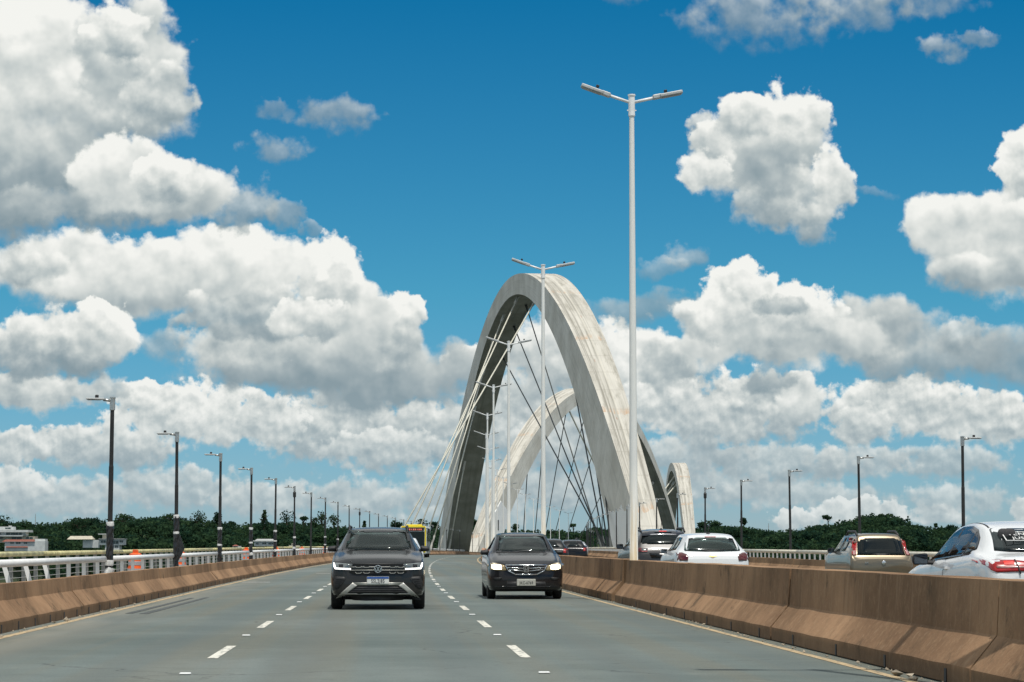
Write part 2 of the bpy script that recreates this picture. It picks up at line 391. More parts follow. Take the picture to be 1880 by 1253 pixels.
def prism(bm, poly, h0, h1, axis='y'):
    def v(a, b, c): return (a, c, b) if axis == 'y' else ((c, a, b) if axis == 'x' else (a, b, c))
    A = [bm.verts.new(v(a, b, h0)) for a, b in poly]; B = [bm.verts.new(v(a, b, h1)) for a, b in poly]
    n = len(poly)
    bm.faces.new(A); bm.faces.new(B[::-1])
    for i in range(n): bm.faces.new((A[i], B[i], B[(i + 1) % n], A[(i + 1) % n]))
def text_mesh(s, size, depth=.004, space=1.0):
    cu = bpy.data.curves.new('lettering', 'FONT'); cu.body = s; cu.size = size; cu.extrude = depth
    cu.align_x = 'CENTER'; cu.align_y = 'CENTER'; cu.space_character = space; cu.resolution_u = 2
    o = bpy.data.objects.new('lettering', cu); COL.objects.link(o)
    bpy.context.view_layer.update()
    me = bpy.data.meshes.new_from_object(o.evaluated_get(bpy.context.evaluated_depsgraph_get()))
    bpy.data.objects.remove(o); bpy.data.curves.remove(cu)
    return me

# ------------------------------------------------------------------ world: Nishita sky with cumulus fields, by direction
SUN = Vector((.10, -.350, .932)).normalized()
def build_world():
    w = bpy.data.worlds.new('World'); scene.world = w; w.use_nodes = True
    w.cycles.sampling_method = 'MANUAL'; w.cycles.sample_map_resolution = 256
    nt = w.node_tree; nt.nodes.clear()
    out = nt.nodes.new('ShaderNodeOutputWorld'); bg = nt.nodes.new('ShaderNodeBackground'); bg.inputs[1].default_value = .1
    link(nt, bg.outputs[0], out.inputs[0])
    sky = nt.nodes.new('ShaderNodeTexSky'); sky.sky_type = 'NISHITA'; sky.sun_disc = False
    sky.sun_elevation = math.asin(SUN.z); sky.sun_rotation = math.atan2(SUN.x, SUN.y)
    sky.altitude = 1100; sky.air_density = 1.0; sky.dust_density = .3; sky.ozone_density = 3.0
    d = nt.nodes.new('ShaderNodeTexCoord').outputs['Generated']
    sp = nt.nodes.new('ShaderNodeSeparateXYZ'); link(nt, d, sp.inputs[0])
    ay = mth(nt, 'ADD', mth(nt, 'ABSOLUTE', sp.outputs[1]), .03)
    # coordinates in hundredths of a lens unit (41.58 units per unit tangent): u to the right, v up from the horizon
    u = mth(nt, 'MULTIPLY', mth(nt, 'DIVIDE', sp.outputs[0], ay), 41.58)
    v = mth(nt, 'MULTIPLY', mth(nt, 'DIVIDE', sp.outputs[2], ay), 41.58)
    cmb = nt.nodes.new('ShaderNodeCombineXYZ'); link(nt, u, cmb.inputs[0]); link(nt, v, cmb.inputs[1])
    P = cmb.outputs[0]
    def ntex(vec, scale, detail, rough, out=0, lac=2.0):
        n = nt.nodes.new('ShaderNodeTexNoise'); n.noise_dimensions = '2D'; link(nt, vec, n.inputs['Vector'])
        n.inputs['Scale'].default_value = scale; n.inputs['Detail'].default_value = detail; n.inputs['Roughness'].default_value = rough
        n.inputs['Lacunarity'].default_value = lac
        return n.outputs[out]
    def vor(vec, scale, detail, rough):
        n = nt.nodes.new('ShaderNodeTexVoronoi'); n.voronoi_dimensions = '2D'; n.feature = 'SMOOTH_F1'; n.normalize = True
        link(nt, vec, n.inputs['Vector']); n.inputs['Scale'].default_value = scale; n.inputs['Detail'].default_value = detail
        n.inputs['Roughness'].default_value = rough; n.inputs['Smoothness'].default_value = .35; n.inputs['Lacunarity'].default_value = 2.2
        return n.outputs['Distance']
    def shift(vec, o):
        n = nt.nodes.new('ShaderNodeVectorMath'); n.operation = 'ADD'; link(nt, vec, n.inputs[0]); n.inputs[1].default_value = o
        return n.outputs[0]
    def warp(vec, src, amt):     # nodes are made in the order they are needed and without colour-to-vector links: keeps the shader stack small
        sc_ = nt.nodes.new('ShaderNodeSeparateColor'); link(nt, src, sc_.inputs[0])
        sv = nt.nodes.new('ShaderNodeSeparateXYZ'); link(nt, vec, sv.inputs[0])
        xs = [mth(nt, 'ADD', mth(nt, 'MULTIPLY_ADD', sc_.outputs[i], amt, -amt / 2), sv.outputs[i]) for i in (0, 1)]
        cb = nt.nodes.new('ShaderNodeCombineXYZ'); link(nt, xs[0], cb.inputs[0]); link(nt, xs[1], cb.inputs[1])
        return cb.outputs[0], xs[0], xs[1]
    sets = []
    for k, (sc, wamp) in enumerate(((1.0, .85), (1.7, .55), (2.7, .42))):
        base = shift(P, (31.7 + 9 * k, 13.3, 0))
        _, wx, wy = warp(P, ntex(base, .85 * sc, 6, .58, 1), wamp)              # warped place used for outlines
        wl, _, _ = warp(base, ntex(base, 2.4 * sc, 3, .6, 1), .16 / sc)         # fine warp used for billows
        def billow(vec_v, vec_f, dv, df):
            return mth(nt, 'SUBTRACT', mth(nt, 'MULTIPLY', ntex(vec_f, 1.3 * sc, df, .54), .95), mth(nt, 'MULTIPLY', vor(vec_v, .95 * sc, dv, .5), .80))
        n0 = billow(wl, base, 2.1, 6)
        q0 = billow(wl, base, .9, 3)
        sh = (.10 / sc, .24 / sc, 0)
        emb = mth(nt, 'SUBTRACT', q0, billow(shift(wl, sh), shift(base, sh), .9, 3))
        sh2 = (.25 / sc, .60 / sc, 0)
        emb2 = mth(nt, 'SUBTRACT', ntex(base, .55 * sc, 2, .5), ntex(shift(base, sh2), .55 * sc, 2, .5))
        emb = mth(nt, 'MULTIPLY_ADD', emb2, .9, emb)
        # (the tiny terms make every output of the set ready at the same moment, which keeps the shader stack small)
        wx, wy = (mth(nt, 'MULTIPLY_ADD', emb, 1e-6, q) for q in (wx, wy)); n0 = mth(nt, 'MULTIPLY_ADD', emb, 1e-6, n0)
        sets.append((wx, wy, mth(nt, 'MULTIPLY_ADD', n0, 1.85, .83), emb, mth(nt, 'MULTIPLY_ADD', n0, 3.2, .80)))
    # (px, py, half width, up, down, tone, softness, opacity, set): far ones first, near ones over them
    wt = nt
    T = A = None
    CH = 9
    for k0 in range(0, len(CLOUDS), CH):
        nt = bpy.data.node_groups.new('cloud_bank', 'ShaderNodeTree')
        names = [a + b for b in '012' for a in 'xynem']
        for nm in names: nt.interface.new_socket(nm, in_out='INPUT', socket_type='NodeSocketFloat')
        nt.interface.new_socket('C', in_out='INPUT', socket_type='NodeSocketVector'); nt.interface.new_socket('C', in_out='OUTPUT', socket_type='NodeSocketVector')
        gi = nt.nodes.new('NodeGroupInput'); go = nt.nodes.new('NodeGroupOutput')
        gsets = [gi.outputs[0:5], gi.outputs[5:10], gi.outputs[10:15]]
        gC = gi.outputs[15]
        for (px, py, rx, ru, rd, tone, soft, op, st) in CLOUDS[k0:k0 + CH]:
            x, y, n0, emb, nw = gsets[2 if py > 740 and st == 1 else st]
            if py > 690: rx *= .95; ru *= .90; rd *= .88
            if py > 770: f = min(1, (py - 770) / 100); tone = tone + (.56 + .9 * (tone - .60) - tone) * f; rx *= 1 - .08 * f; ru *= 1 - .06 * f; rd *= 1 - .12 * f
            cx = (px - VPX) / 100; cy = (HOR - py) / 100
            dx = mth(nt, 'MULTIPLY_ADD', x, 100 / rx, -cx * 100 / rx)
            up = mth(nt, 'MULTIPLY_ADD', y, 100 / ru, -cy * 100 / ru)
            dn = mth(nt, 'MULTIPLY_ADD', y, -100 / rd, cy * 100 / rd)
            dy = mth(nt, 'MAXIMUM', up, dn)
            r2 = mth(nt, 'MULTIPLY_ADD', dx, dx, mth(nt, 'MULTIPLY', dy, dy))
            wisp = soft > .75
            s = mth(nt, 'SUBTRACT', nw if wisp else n0, r2)
            width = mth(nt, 'MULTIPLY_ADD', mth(nt, 'MAXIMUM', dn, 0.0), .55, soft * 1.4 + .05)
            q = mth(nt, 'DIVIDE', s, width)
            a = mrange(nt, q, 0.0, 1.0, 0, op)
            body = mth(nt, 'MULTIPLY_ADD', up, .27, tone * 1.08 - .10)
            t = mth(nt, 'MULTIPLY_ADD', emb, .62, body)
            rim = mth(nt, 'MULTIPLY_ADD', mth(nt, 'MINIMUM', mth(nt, 'MAXIMUM', s, 0.0), 1.0), -.10, .06)
            t = mth(nt, 'ADD', t, rim)
            cb = nt.nodes.new('ShaderNodeCombineXYZ'); link(nt, t, cb.inputs[0]); cb.inputs[1].default_value = 1
            m = nt.nodes.new('ShaderNodeMix'); m.data_type = 'VECTOR'      # x: tone so far (premultiplied), y: cover so far
            link(nt, a, m.inputs[0]); link(nt, gC, m.inputs[4]); link(nt, cb.outputs[0], m.inputs[5]); gC = m.outputs[1]
        link(nt, gC, go.inputs[0])
        g = wt.nodes.new('ShaderNodeGroup'); g.node_tree = nt
        for i in range(5):
            link(wt, sets[0][i], g.inputs[i]); link(wt, sets[1][i], g.inputs[5 + i]); link(wt, sets[2][i], g.inputs[10 + i])
        if T is not None: link(wt, T, g.inputs[15])
        T = g.outputs[0]
    nt = wt
    fin = nt.nodes.new('ShaderNodeSeparateXYZ'); link(nt, T, fin.inputs[0]); A = fin.outputs[1]
    T = mth(nt, 'DIVIDE', fin.outputs[0], mth(nt, 'MAXIMUM', A, .001))
    ramp = nt.nodes.new('ShaderNodeValToRGB'); link(nt, T, ramp.inputs[0])
    e = ramp.color_ramp.elements
    e[0].position = .12; e[0].color = (.245, .325, .365, 1)
    e[1].position = .98; e[1].color = (.92, .925, .885, 1)
    for pos, c in ((.38, (.36, .43, .455, 1)), (.58, (.52, .575, .575, 1)), (.78, (.72, .75, .725, 1))):
        n = ramp.color_ramp.elements.new(pos); n.color = c
    ten = nt.nodes.new('ShaderNodeVectorMath'); ten.operation = 'SCALE'; link(nt, mixc(nt, mrange(nt, v, 3.6, .3, 0, .40), ramp.outputs[0], (.47, .575, .62)), ten.inputs[0]); ten.inputs['Scale'].default_value = 9.8
    # the blue deepens quickly with height, as through a polarised pane
    el = mrange(nt, v, 0.0, 10.0, 0, 1, False)
    tint = nt.nodes.new('ShaderNodeValToRGB'); link(nt, el, tint.inputs[0])
    te = tint.color_ramp.elements
    te[0].position = 0; te[0].color = SKYT[0]; te[1].position = 1; te[1].color = SKYT[2]
    n = te.new(.45); n.color = SKYT[1]
    skyc = mixc(nt, 1.0, sky.outputs[0], tint.outputs[0], 'MULTIPLY')
    # thin milky veil low down
    front = mixc(nt, A, skyc, ten.outputs[0])
    # more cumulus overhead and behind, above the picture
    ns = nt.nodes.new('ShaderNodeTexNoise'); link(nt, d, ns.inputs['Vector']); ns.inputs['Scale'].default_value = 3.2; ns.inputs['Detail'].default_value = 5
    ns2 = nt.nodes.new('ShaderNodeTexNoise'); link(nt, d, ns2.inputs['Vector']); ns2.inputs['Scale'].default_value = 5.0; ns2.inputs['Detail'].default_value = 4
    where = mth(nt, 'MAXIMUM', mrange(nt, sp.outputs[2], .25, .33), mrange(nt, mth(nt, 'ABSOLUTE', sp.outputs[1]), .88, .72))
    hi = mth(nt, 'MULTIPLY', mrange(nt, ns.outputs[0], .38, .50), where)
    hc = mixc(nt, mrange(nt, ns2.outputs[0], .35, .65), (4.2, 4.6, 4.8), (8.2, 8.4, 8.3))
    link(nt, mixc(nt, hi, front, hc), bg.inputs[0])

SKYT = [(.46, .61, .85, 1), (.215, .69, .80, 1), (.034, .58, .78, 1)]
# px, py, rx, up, down, tone, soft, op, set
CLOUDS = [
 # beyond the picture's sides
 (-340, 80, 280, 220, 220, .66, .4, 1, 0), (-640, 180, 300, 260, 220, .68, .4, 1, 0), (-300, 860, 260, 70, 60, .62, .5, 1, 1), (-420, 640, 260, 130, 110, .72, .35, 1, 0), (-260, 330, 210, 200, 150, .74, .35, 1, 0), (-760, 420, 260, 180, 160, .70, .4, 1, 0), (-900, 780, 300, 110, 90, .64, .5, 1, 0),
 (2080, 880, 240, 70, 60, .62, .5, 1, 1), (2250, 650, 260, 130, 110, .70, .35, 1, 0), (2120, 430, 220, 150, 120, .78, .3, 1, 0), (2600, 420, 280, 190, 160, .70, .4, 1, 0),
 # lowest, farthest bands
 (120, 925, 190, 55, 40, .62, .5, .9, 1), (330, 905, 170, 50, 42, .60, .5, .9, 1), (500, 925, 120, 45, 40, .66, .5, .9, 1), (690, 920, 190, 48, 45, .62, .6, .9, 1),
 (900, 905, 220, 60, 60, .60, .6, .9, 1), (1090, 910, 190, 60, 60, .56, .6, .9, 1), (1280, 900, 190, 45, 50, .58, .6, .85, 1), (1450, 915, 200, 48, 36, .60, .6, .85, 1),
 (1560, 948, 110, 34, 22, .86, .3, 1, 1), (1440, 960, 60, 22, 18, .82, .3, 1, 1), (1700, 952, 60, 34, 22, .80, .4, .9, 1), (1870, 945, 50, 34, 22, .84, .3, 1, 1), (1740, 925, 130, 40, 26, .64, .6, .8, 1),
 (40, 900, 90, 45, 40, .80, .3, 1, 1), (860, 950, 160, 30, 30, .66, .7, .8, 1), (1720, 855, 130, 45, 40, .60, .6, .85, 1), (1560, 855, 110, 40, 40, .62, .5, .85, 1),
 (190, 832, 160, 52, 42, .66, .35, 1, 1), (50, 835, 80, 50, 36, .72, .35, 1, 1), (255, 845, 80, 40, 40, .50, .5, .9, 1),
 (1410, 860, 190, 48, 45, .58, .5, .9, 1), (1230, 850, 130, 50, 55, .60, .5, .9, 1),
 (620, 800, 160, 80, 75, .60, .4, 1, 1), (770, 795, 95, 62, 55, .66, .35, 1, 1), (790, 840, 110, 28, 26, .34, .6, .85, 1), (700, 830, 130, 40, 50, .70, .4, .95, 1),
 (930, 780, 130, 90, 90, .64, .5, 1, 1), (1010, 830, 130, 60, 70, .58, .5, 1, 1),
 (370, 775, 155, 68, 62, .86, .28, 1, 1), (500, 790, 75, 62, 52, .80, .3, 1, 1), (480, 762, 50, 28, 24, .46, .8, .5, 1), (290, 745, 60, 38, 40, .88, .28, 1, 1),
 (80, 735, 140, 46, 36, .66, .4, 1, 1), (200, 730, 60, 32, 28, .58, .5, .9, 1),
 # middle right
 (1790, 780, 130, 66, 55, .74, .35, 1, 1), (1640, 765, 160, 76, 52, .72, .35, 1, 1), (1560, 790, 60, 45, 40, .66, .4, 1, 1),
 (1290, 780, 110, 95, 75, .62, .4, 1, 1), (1390, 760, 110, 80, 75, .66, .35, 1, 1), (1450, 735, 45, 55, 55, .76, .3, 1, 1), (1400, 712, 46, 30, 26, .26, .8, .6, 1),
 (1160, 700, 110, 105, 90, .82, .28, 1, 1), (1010, 660, 100, 75, 110, .76, .35, 1, 1), (1200, 760, 130, 60, 55, .72, .4, 1, 1), (1230, 680, 70, 46, 46, .46, .8, .55, 1),
 # middle left
 (845, 668, 50, 24, 24, .92, .25, 1, 1), (700, 690, 170, 70, 85, .50, .45, 1, 0), (720, 650, 60, 50, 40, .62, .4, 1, 1),
 (520, 665, 195, 55, 72, .58, .4, 1, 0), (450, 650, 110, 40, 40, .72, .35, .9, 1), (310, 650, 50, 34, 34, .50, .7, .6, 1),
 (740, 592, 40, 46, 46, .88, .22, 1, 1), (690, 590, 34, 36, 40, .90, .22, 1, 1), (640, 570, 80, 60, 80, .84, .28, 1, 0), (605, 510, 62, 62, 90, .92, .24, 1, 1),
 (190, 515, 190, 55, 75, .74, .4, 1, 0), (420, 510, 150, 78, 95, .88, .28, 1, 0), (300, 530, 200, 68, 70, .80, .35, 1, 0), (60, 505, 80, 32, 40, .72, .5, .9, 1),
 (480, 600, 130, 60, 48, .54, .35, .95, 1), (570, 605, 75, 42, 38, .76, .3, .95, 1),
 (130, 640, 135, 62, 70, .78, .3, 1, 1), (60, 660, 100, 40, 55, .48, .5, .9, 1), (200, 615, 60, 46, 50, .90, .25, 1, 1), (120, 685, 110, 26, 30, .40, .6, .8, 1),
 # right big bank
 (1170, 572, 110, 34, 34, .42, .8, .6, 0), (1290, 575, 80, 30, 30, .36, .7, .75, 1),
 (1820, 670, 75, 60, 60, .48, .7, .8, 0), (1690, 655, 150, 68, 62, .44, .6, .9, 0), (1740, 640, 60, 50, 45, .56, .5, .85, 1), (1560, 620, 120, 72, 70, .58, .4, 1, 0),
 (1420, 640, 200, 70, 55, .66, .35, 1, 0), (1310, 640, 90, 70, 52, .74, .3, 1, 0), (1450, 575, 70, 46, 60, .90, .25, 1, 1), (1345, 545, 66, 52, 60, .96, .2, 1, 1), (1300, 590, 80, 40, 50, .80, .35, 1, 1), (1425, 572, 56, 20, 18, .30, .8, .55, 1),
 (1245, 488, 34, 28, 22, .52, .9, .5, 1), (1205, 505, 45, 18, 18, .48, .9, .4, 1),
 (1870, 470, 130, 110, 100, .82, .28, 1, 0), (1760, 430, 100, 75, 95, .80, .3, 1, 0), (1810, 510, 120, 45, 48, .58, .4, 1, 0), (1862, 330, 44, 90, 60, .88, .25, 1, 1),
 # floating one
 (1400, 305, 118, 92, 82, .68, .32, 1, 0), (1275, 235, 26, 22, 46, .74, .4, .9, 1), (1298, 275, 44, 52, 62, .80, .32, 1, 1), (1282, 335, 52, 45, 36, .78, .35, 1, 1), (1440, 235, 68, 70, 84, .88, .25, 1, 1), (1352, 222, 50, 42, 64, .84, .25, 1, 1), (1455, 375, 84, 60, 58, .62, .45, .95, 1), (1478, 425, 44, 42, 40, .60, .6, .9, 1), (1385, 385, 60, 45, 44, .60, .45, .95, 1), (1518, 345, 40, 62, 62, .80, .3, 1, 1), (1400, 305, 66, 54, 60, .54, .75, .8, 0),
 # wisps
 (620, 232, 70, 32, 30, .42, 1.0, .62, 1), (505, 220, 44, 14, 14, .40, 1.0, .4, 1), (510, 290, 52, 26, 24, .44, .9, .55, 1),
 (1390, 35, 130, 70, 62, .44, 1.2, .62, 1), (1570, 30, 110, 45, 32, .42, 1.2, .55, 1), (1680, 10, 110, 45, 28, .44, 1.2, .5, 1), (1725, 92, 38, 22, 20, .46, .9, .6, 1), (1795, 78, 30, 15, 14, .46, .9, .5, 1), (1120, 5, 60, 16, 14, .4, 1.2, .25, 1), (1590, 362, 34, 10, 10, .45, 1.2, .25, 1),
 (525, 410, 28, 26, 24, .46, .8, .6, 1), (570, 438, 15, 14, 13, .44, .8, .45, 1), (435, 392, 66, 50, 46, .50, .8, .75, 1),
 # upper left towers
 (70, 340, 210, 110, 115, .50, .45, 1, 0), (220, 190, 140, 165, 120, .64, .35, 1, 0), (300, 215, 62, 80, 60, .62, .4, 1, 1), (30, 140, 120, 220, 170, .90, .3, 1, 0), (220, 85, 60, 50, 70, .84, .3, 1, 1),
 (80, 250, 120, 70, 60, .66, .5, .9, 0), (130, 410, 210, 30, 40, .36, .5, .9, 0), (330, 385, 105, 58, 50, .70, .35, 1, 0), (225, 340, 90, 72, 82, .90, .28, 1, 0), (310, 350, 60, 44, 60, .84, .3, 1, 1), (100, 400, 130, 40, 40, .58, .5, .85, 0),
]
build_world()

sun = bpy.data.lights.new('sun', 'SUN'); sun.energy = 3.3; sun.angle = R(.53); sun.color = (1.0, .955, .88)
so = bpy.data.objects.new('sun', sun); COL.objects.link(so)
so.rotation_euler = SUN.to_track_quat('Z', 'Y').to_euler(); so.location = (0, 0, 60)

cam = bpy.data.cameras.new('camera'); cam.sensor_width = 36; cam.lens = FPX / 1880 * 36; cam.clip_end = 30000; cam.clip_start = .2
co = bpy.data.objects.new('camera', cam); COL.objects.link(co)
co.location = (0, 0, CAMH); co.rotation_euler = (R(90) + PITCH, 0, -PSI)
scene.camera = co
scene.view_settings.view_transform = 'Standard'; scene.view_settings.look = 'None'; scene.view_settings.exposure = 0; scene.view_settings.gamma = 1
scene.view_settings.use_curve_mapping = False
scene.render.film_transparent = False
scene.cycles.max_bounces = 6; scene.cycles.transparent_max_bounces = 12

# ------------------------------------------------------------------ deck, carriageways, walkways, water
def strip(name, x0, x1, y0, y1, z, mat, step=5.0, parent=None, top=None):
    ys = np.arange(y0, y1 + 1e-6, step)
    if ys[-1] < y1: ys = np.append(ys, y1)
    V = []; F = []
    for i, y in enumerate(ys):
        for x in (x0, x1): V.append(pt(x, y, z))
        if i: F.append((2 * i - 2, 2 * i - 1, 2 * i + 1, 2 * i))
    return np_obj(name, V, F, mat, parent)
def slab(name, x0, x1, y0, y1, z0, z1, mat, step=6.0):
    ys = np.arange(y0, y1 + 1e-6, step)
    V = []; F = []
    for i, y in enumerate(ys):
        V += [pt(x0, y, z0), pt(x1, y, z0), pt(x1, y, z1), pt(x0, y, z1)]
        if i:
            a = 4 * i - 4
            for k in range(4): F.append((a + k, a + (k + 1) % 4, a + 4 + (k + 1) % 4, a + 4 + k))
    F += [(0, 1, 2, 3), (len(V) - 4, len(V) - 1, len(V) - 2, len(V) - 3)]
    return np_obj(name, V, F, mat)
YE = 1010
kind(slab('bridge_deck', -9.0, 19.4, -40, YE, -2.2, -.006, M['deck']), 'structure')
road = kind(strip('road', -5.75, 16.1, -40, YE, 0, M['asphalt'], 3.0), 'structure')
for x0, x1 in ((-8.9, -5.85), (16.3, 19.3)):
    kind(slab('walkway', x0, x1, -40, YE, -.004, .10, M['walk']), 'structure')
# lane lines: 3 m dashes every 9 m, flat studs between them
def dashes(x, y0, y1):
    V = []; F = []
    y = y0
    while y < y1:
        n = len(V)
        for yy in (y - 1.5, y + 1.5):
            for s in (-.055, .055): V.append(pt(x + s, yy, .004))
        F.append((n, n + 1, n + 3, n + 2)); y += 9
    return np_obj('lane_line', V, F, M['white_line'], road)
for x in (-1.835, 1.465, 8.9, 12.2): dashes(x, 16.6, 900)
strip('edge_line', -5.03, -4.90, -20, 700, .004, M['edge_line'], 3, road)
strip('edge_line', 4.50, 4.60, -20, 700, .004, M['edge_line'], 3, road)
strip('edge_line', 5.95, 6.06, -20, 700, .004, M['edge_line'], 3, road); strip('edge_line', 15.1, 15.22, -20, 700, .004, M['edge_line'], 3, road)
for x in (-1.85, 1.45):
    for k in range(14):
        bm = bmesh.new(); c = pt(x + .0, 21.1 + 9 * k, .011)
        box(bm, c, (.105, .08, .016)); bevel(bm, .006, 1)
        bm_obj('road_stud', bm, M['white_metal'], road)
def sheet(name, quad, z, mat):
    return np_obj(name, [pt(a, b, z) for a, b in quad], [(0, 1, 2, 3)], mat, road)
sheet('sealing_strip', [(-4.60, 40.3), (-4.46, 40.3), (-4.40, 52.3), (-4.50, 52.3)], .005, M['seal'])
sheet('sealing_strip', [(-4.32, 40.0), (-4.17, 40.0), (-4.10, 52.8), (-4.21, 52.8)], .005, M['seal'])
for x0, x1, y in ((1.9, 3.0, 139), (3.3, 4.3, 139), (-.7, .9, 141.5), (-4.8, -3.9, 74), (-3.3, -2.7, 95)):
    sheet('joint_plate', [(x0, y), (x1, y), (x1, y + .55), (x0, y + .55)], .005, M['joint'])
kind(np_obj('lake', [(-6000, -3000, -20), (6000, -3000, -20), (6000, 9000, -20), (-6000, 9000, -20)], [(0, 1, 2, 3)], plain('lake_water', (.025, .05, .055), .35, var=.1, scale=.05)), 'structure')

# grit lying in the gutters
def grit():
    V = []; F = []
    def stone(c, r):
        n = len(V); a = RNG.normal(size=(6, 3)) * .25
        for i, q in enumerate(((1, 0, 0), (-1, 0, 0), (0, 1, 0), (0, -1, 0), (0, 0, .7), (0, 0, -.7))): V.append(tuple(c[j] + r * (q[j] + a[i, j]) for j in range(3)))
        for f in ((0, 2, 4), (2, 1, 4), (1, 3, 4), (3, 0, 4), (2, 0, 5), (1, 2, 5), (3, 1, 5), (0, 3, 5)): F.append(tuple(n + k for k in f))
    for k in range(1500):
        y = 15 + 150 * RNG.random() ** 1.8; left = RNG.random() < .5
        x = -5.16 + abs(RNG.normal()) * .07 if left else 4.75 - abs(RNG.normal()) * .07
        r = .006 + .02 * RNG.random() ** 4
        stone(pt(x, y, r * .5), r)
    for x, y, r in ((4.62, 20.5, .06), (4.60, 19.7, .035), (4.66, 20.2, .04), (-5.05, 36.2, .05), (-5.08, 36.5, .04), (-5.0, 36.0, .03)): stone(pt(x, y, r * .6), r)
    o = np_obj('gravel', V, F, M['stone']); kind(o, 'stuff'); tag(o, 'loose grit and pebbles lying along both gutters', 'gravel')
grit()

# ------------------------------------------------------------------ concrete barriers
def barrier_mesh(profile, length, gap, holes, name):
    """profile = list of (x, z) closed section, +x side first; holes = list of local y where drain slots sit at the foot"""
    bm = bmesh.new()
    n = 14
    rr = random.Random(len(profile) * 31 + len(holes))
    rings = []
    L = length - gap
    for i in range(n + 1):
        y = L * i / n
        ring = []
        for (x, z) in profile:
            j = .002 if 0 < i < n else 0
            ring.append(bm.verts.new((x + rr.uniform(-j, j), y, z + (rr.uniform(-j, j) * 2.5 if z > .1 else 0))))
        rings.append(ring)
    k = len(profile)
    for a, b in zip(rings, rings[1:]):
        for i in range(k): bm.faces.new((a[i], a[(i + 1) % k], b[(i + 1) % k], b[i]))
    bm.faces.new(rings[0]); bm.faces.new(rings[-1][::-1])
    bmesh.ops.recalc_face_normals(bm, faces=bm.faces[:])
    me = bpy.data.meshes.new(name); bm.to_mesh(me); bm.free(); me.materials.append(M['barrier'])
    return me
def slot_mesh(xs, ys):
    bm = bmesh.new()
    for y in ys: box(bm, (xs, y, .06), (.012, .07, .115))
    me = bpy.data.meshes.new('drain_slot'); bm.to_mesh(me); bm.free(); me.materials.append(M['ink'])
    return me
def place_barrier(me, x, y, slots=None, label='', group=''):
    p = pt(x + random.uniform(-.012, .012), y, random.uniform(-.002, .010)); o = mesh_obj('concrete_barrier', me, None, p)
    dz = zr(y + 10) - zr(y)
    o.rotation_euler = (math.atan2(dz, 10), R(random.uniform(-.5, .5)), head(y + 5) + R(random.uniform(-.06, .06)))
    tag(o, label, 'barrier', group)
    if slots:
        for s in slots: mesh_obj('drain_slot', s, o)
    return o
LP = [(-5.20, 0), (-5.20, .155), (-5.405, .41), (-5.43, .64), (-5.60, .64), (-5.70, 0)]
LP = [(x + 5.2, z) for x, z in LP]
left_me = barrier_mesh(LP, 7.5, .05, (), 'barrier_left')
slots = [slot_mesh(.002, [y]) for y in (.6, 2.1, 3.6, 5.1, 6.6)]
y = 17.0; i = 0
BLAB = lambda i, side: f"earth-stained concrete barrier block, {ORD[i]} from the camera {side}"
while y < 620:
    i += 1
    place_barrier(left_me, -5.2, y, slots if y < 110 else None, BLAB(min(i, 60), 'along the white railing') if i <= 60 else 'tiny far concrete barrier block at the distant bend', 'barrier blocks below the left railing')
    y += 7.5 if y < 250 else 7.5
# median: double-sided, with a gap at every lamp post
MP = [(4.80, 0), (4.80, .155), (5.03, .43), (5.06, .885), (5.42, .885), (5.45, .43), (5.68, .155), (5.68, 0)]
MP = [(x - 5.24, z) for x, z in MP]
med_me = barrier_mesh(MP, 9.78, .05, (1,), 'barrier_median')
mslots = [slot_mesh(-.442, [y]) for y in (.8, 3.2, 5.6, 8.2)]
i = 0
for k in range(-1, 15):
    y0 = 18.3 + 30 * k + .33 + (.66 if k < 0 else 0)
    for j in range(3):
        i += 1
        place_barrier(med_me, 5.24, y0 + 9.78 * j, mslots if y0 < 80 else None, f"double-sided brown median barrier block, {ORD[i]} counting away from the camera", 'median barrier blocks')
# outer barrier of the far carriageway
RP = [(-x, z) for x, z in LP]
right_me = barrier_mesh(RP, 10, .03, (1, 2), 'barrier_right')
for k in range(30):
    place_barrier(right_me, 15.7, 40 + 10 * k, None, f"brown barrier block below the far right railing, {ORD[k + 1]} from the camera", 'barrier blocks below the right railing')

# ------------------------------------------------------------------ railings: one section from lamp post to lamp post
def railing(L, rail_r, z, rail_mat, bal_mat, nb, bw, bowed=(), wires=0, name='railing'):
    root = thing(name, 'railing', 'railing')
    bm = bmesh.new(); tube(bm, [(0, .04, z), (0, L - .04, z)], rail_r, 16); bm_obj('top_rail', bm, rail_mat, root, True)
    for k in range(nb):
        y = (k + .5) * L / nb
        bm = bmesh.new()
        P = []
        for t in range(9):
            q = t / 8; bow = (.16 * (q ** 1.6) if k in bowed else .015 * q)
            P.append((-bow, .08 + q * (z - rail_r * .6 - .08)))
        h2 = bw / 2
        A = [bm.verts.new((x - h2, y - .014, zz)) for x, zz in P]; B = [bm.verts.new((x - h2, y + .014, zz)) for x, zz in P]
        C = [bm.verts.new((x + h2, y - .014, zz)) for x, zz in P]; D = [bm.verts.new((x + h2, y + .014, zz)) for x, zz in P]
        for a in range(8):
            bm.faces.new((A[a], A[a + 1], B[a + 1], B[a])); bm.faces.new((C[a], D[a], D[a + 1], C[a + 1]))
            bm.faces.new((A[a], C[a], C[a + 1], A[a + 1])); bm.faces.new((B[a], B[a + 1], D[a + 1], D[a]))
        bm.faces.new((A[0], B[0], D[0], C[0])); bm.faces.new((A[8], C[8], D[8], B[8]))
        bm_obj('baluster', bm, bal_mat, root)
    for k in range(wires):
        bm = bmesh.new(); zz = .22 + k * (z - .3) / wires
        tube(bm, [(.03, .05, zz), (.03, L - .05, zz)], .009, 6); bm_obj('wire', bm, M['grey_metal'], root)
    return root
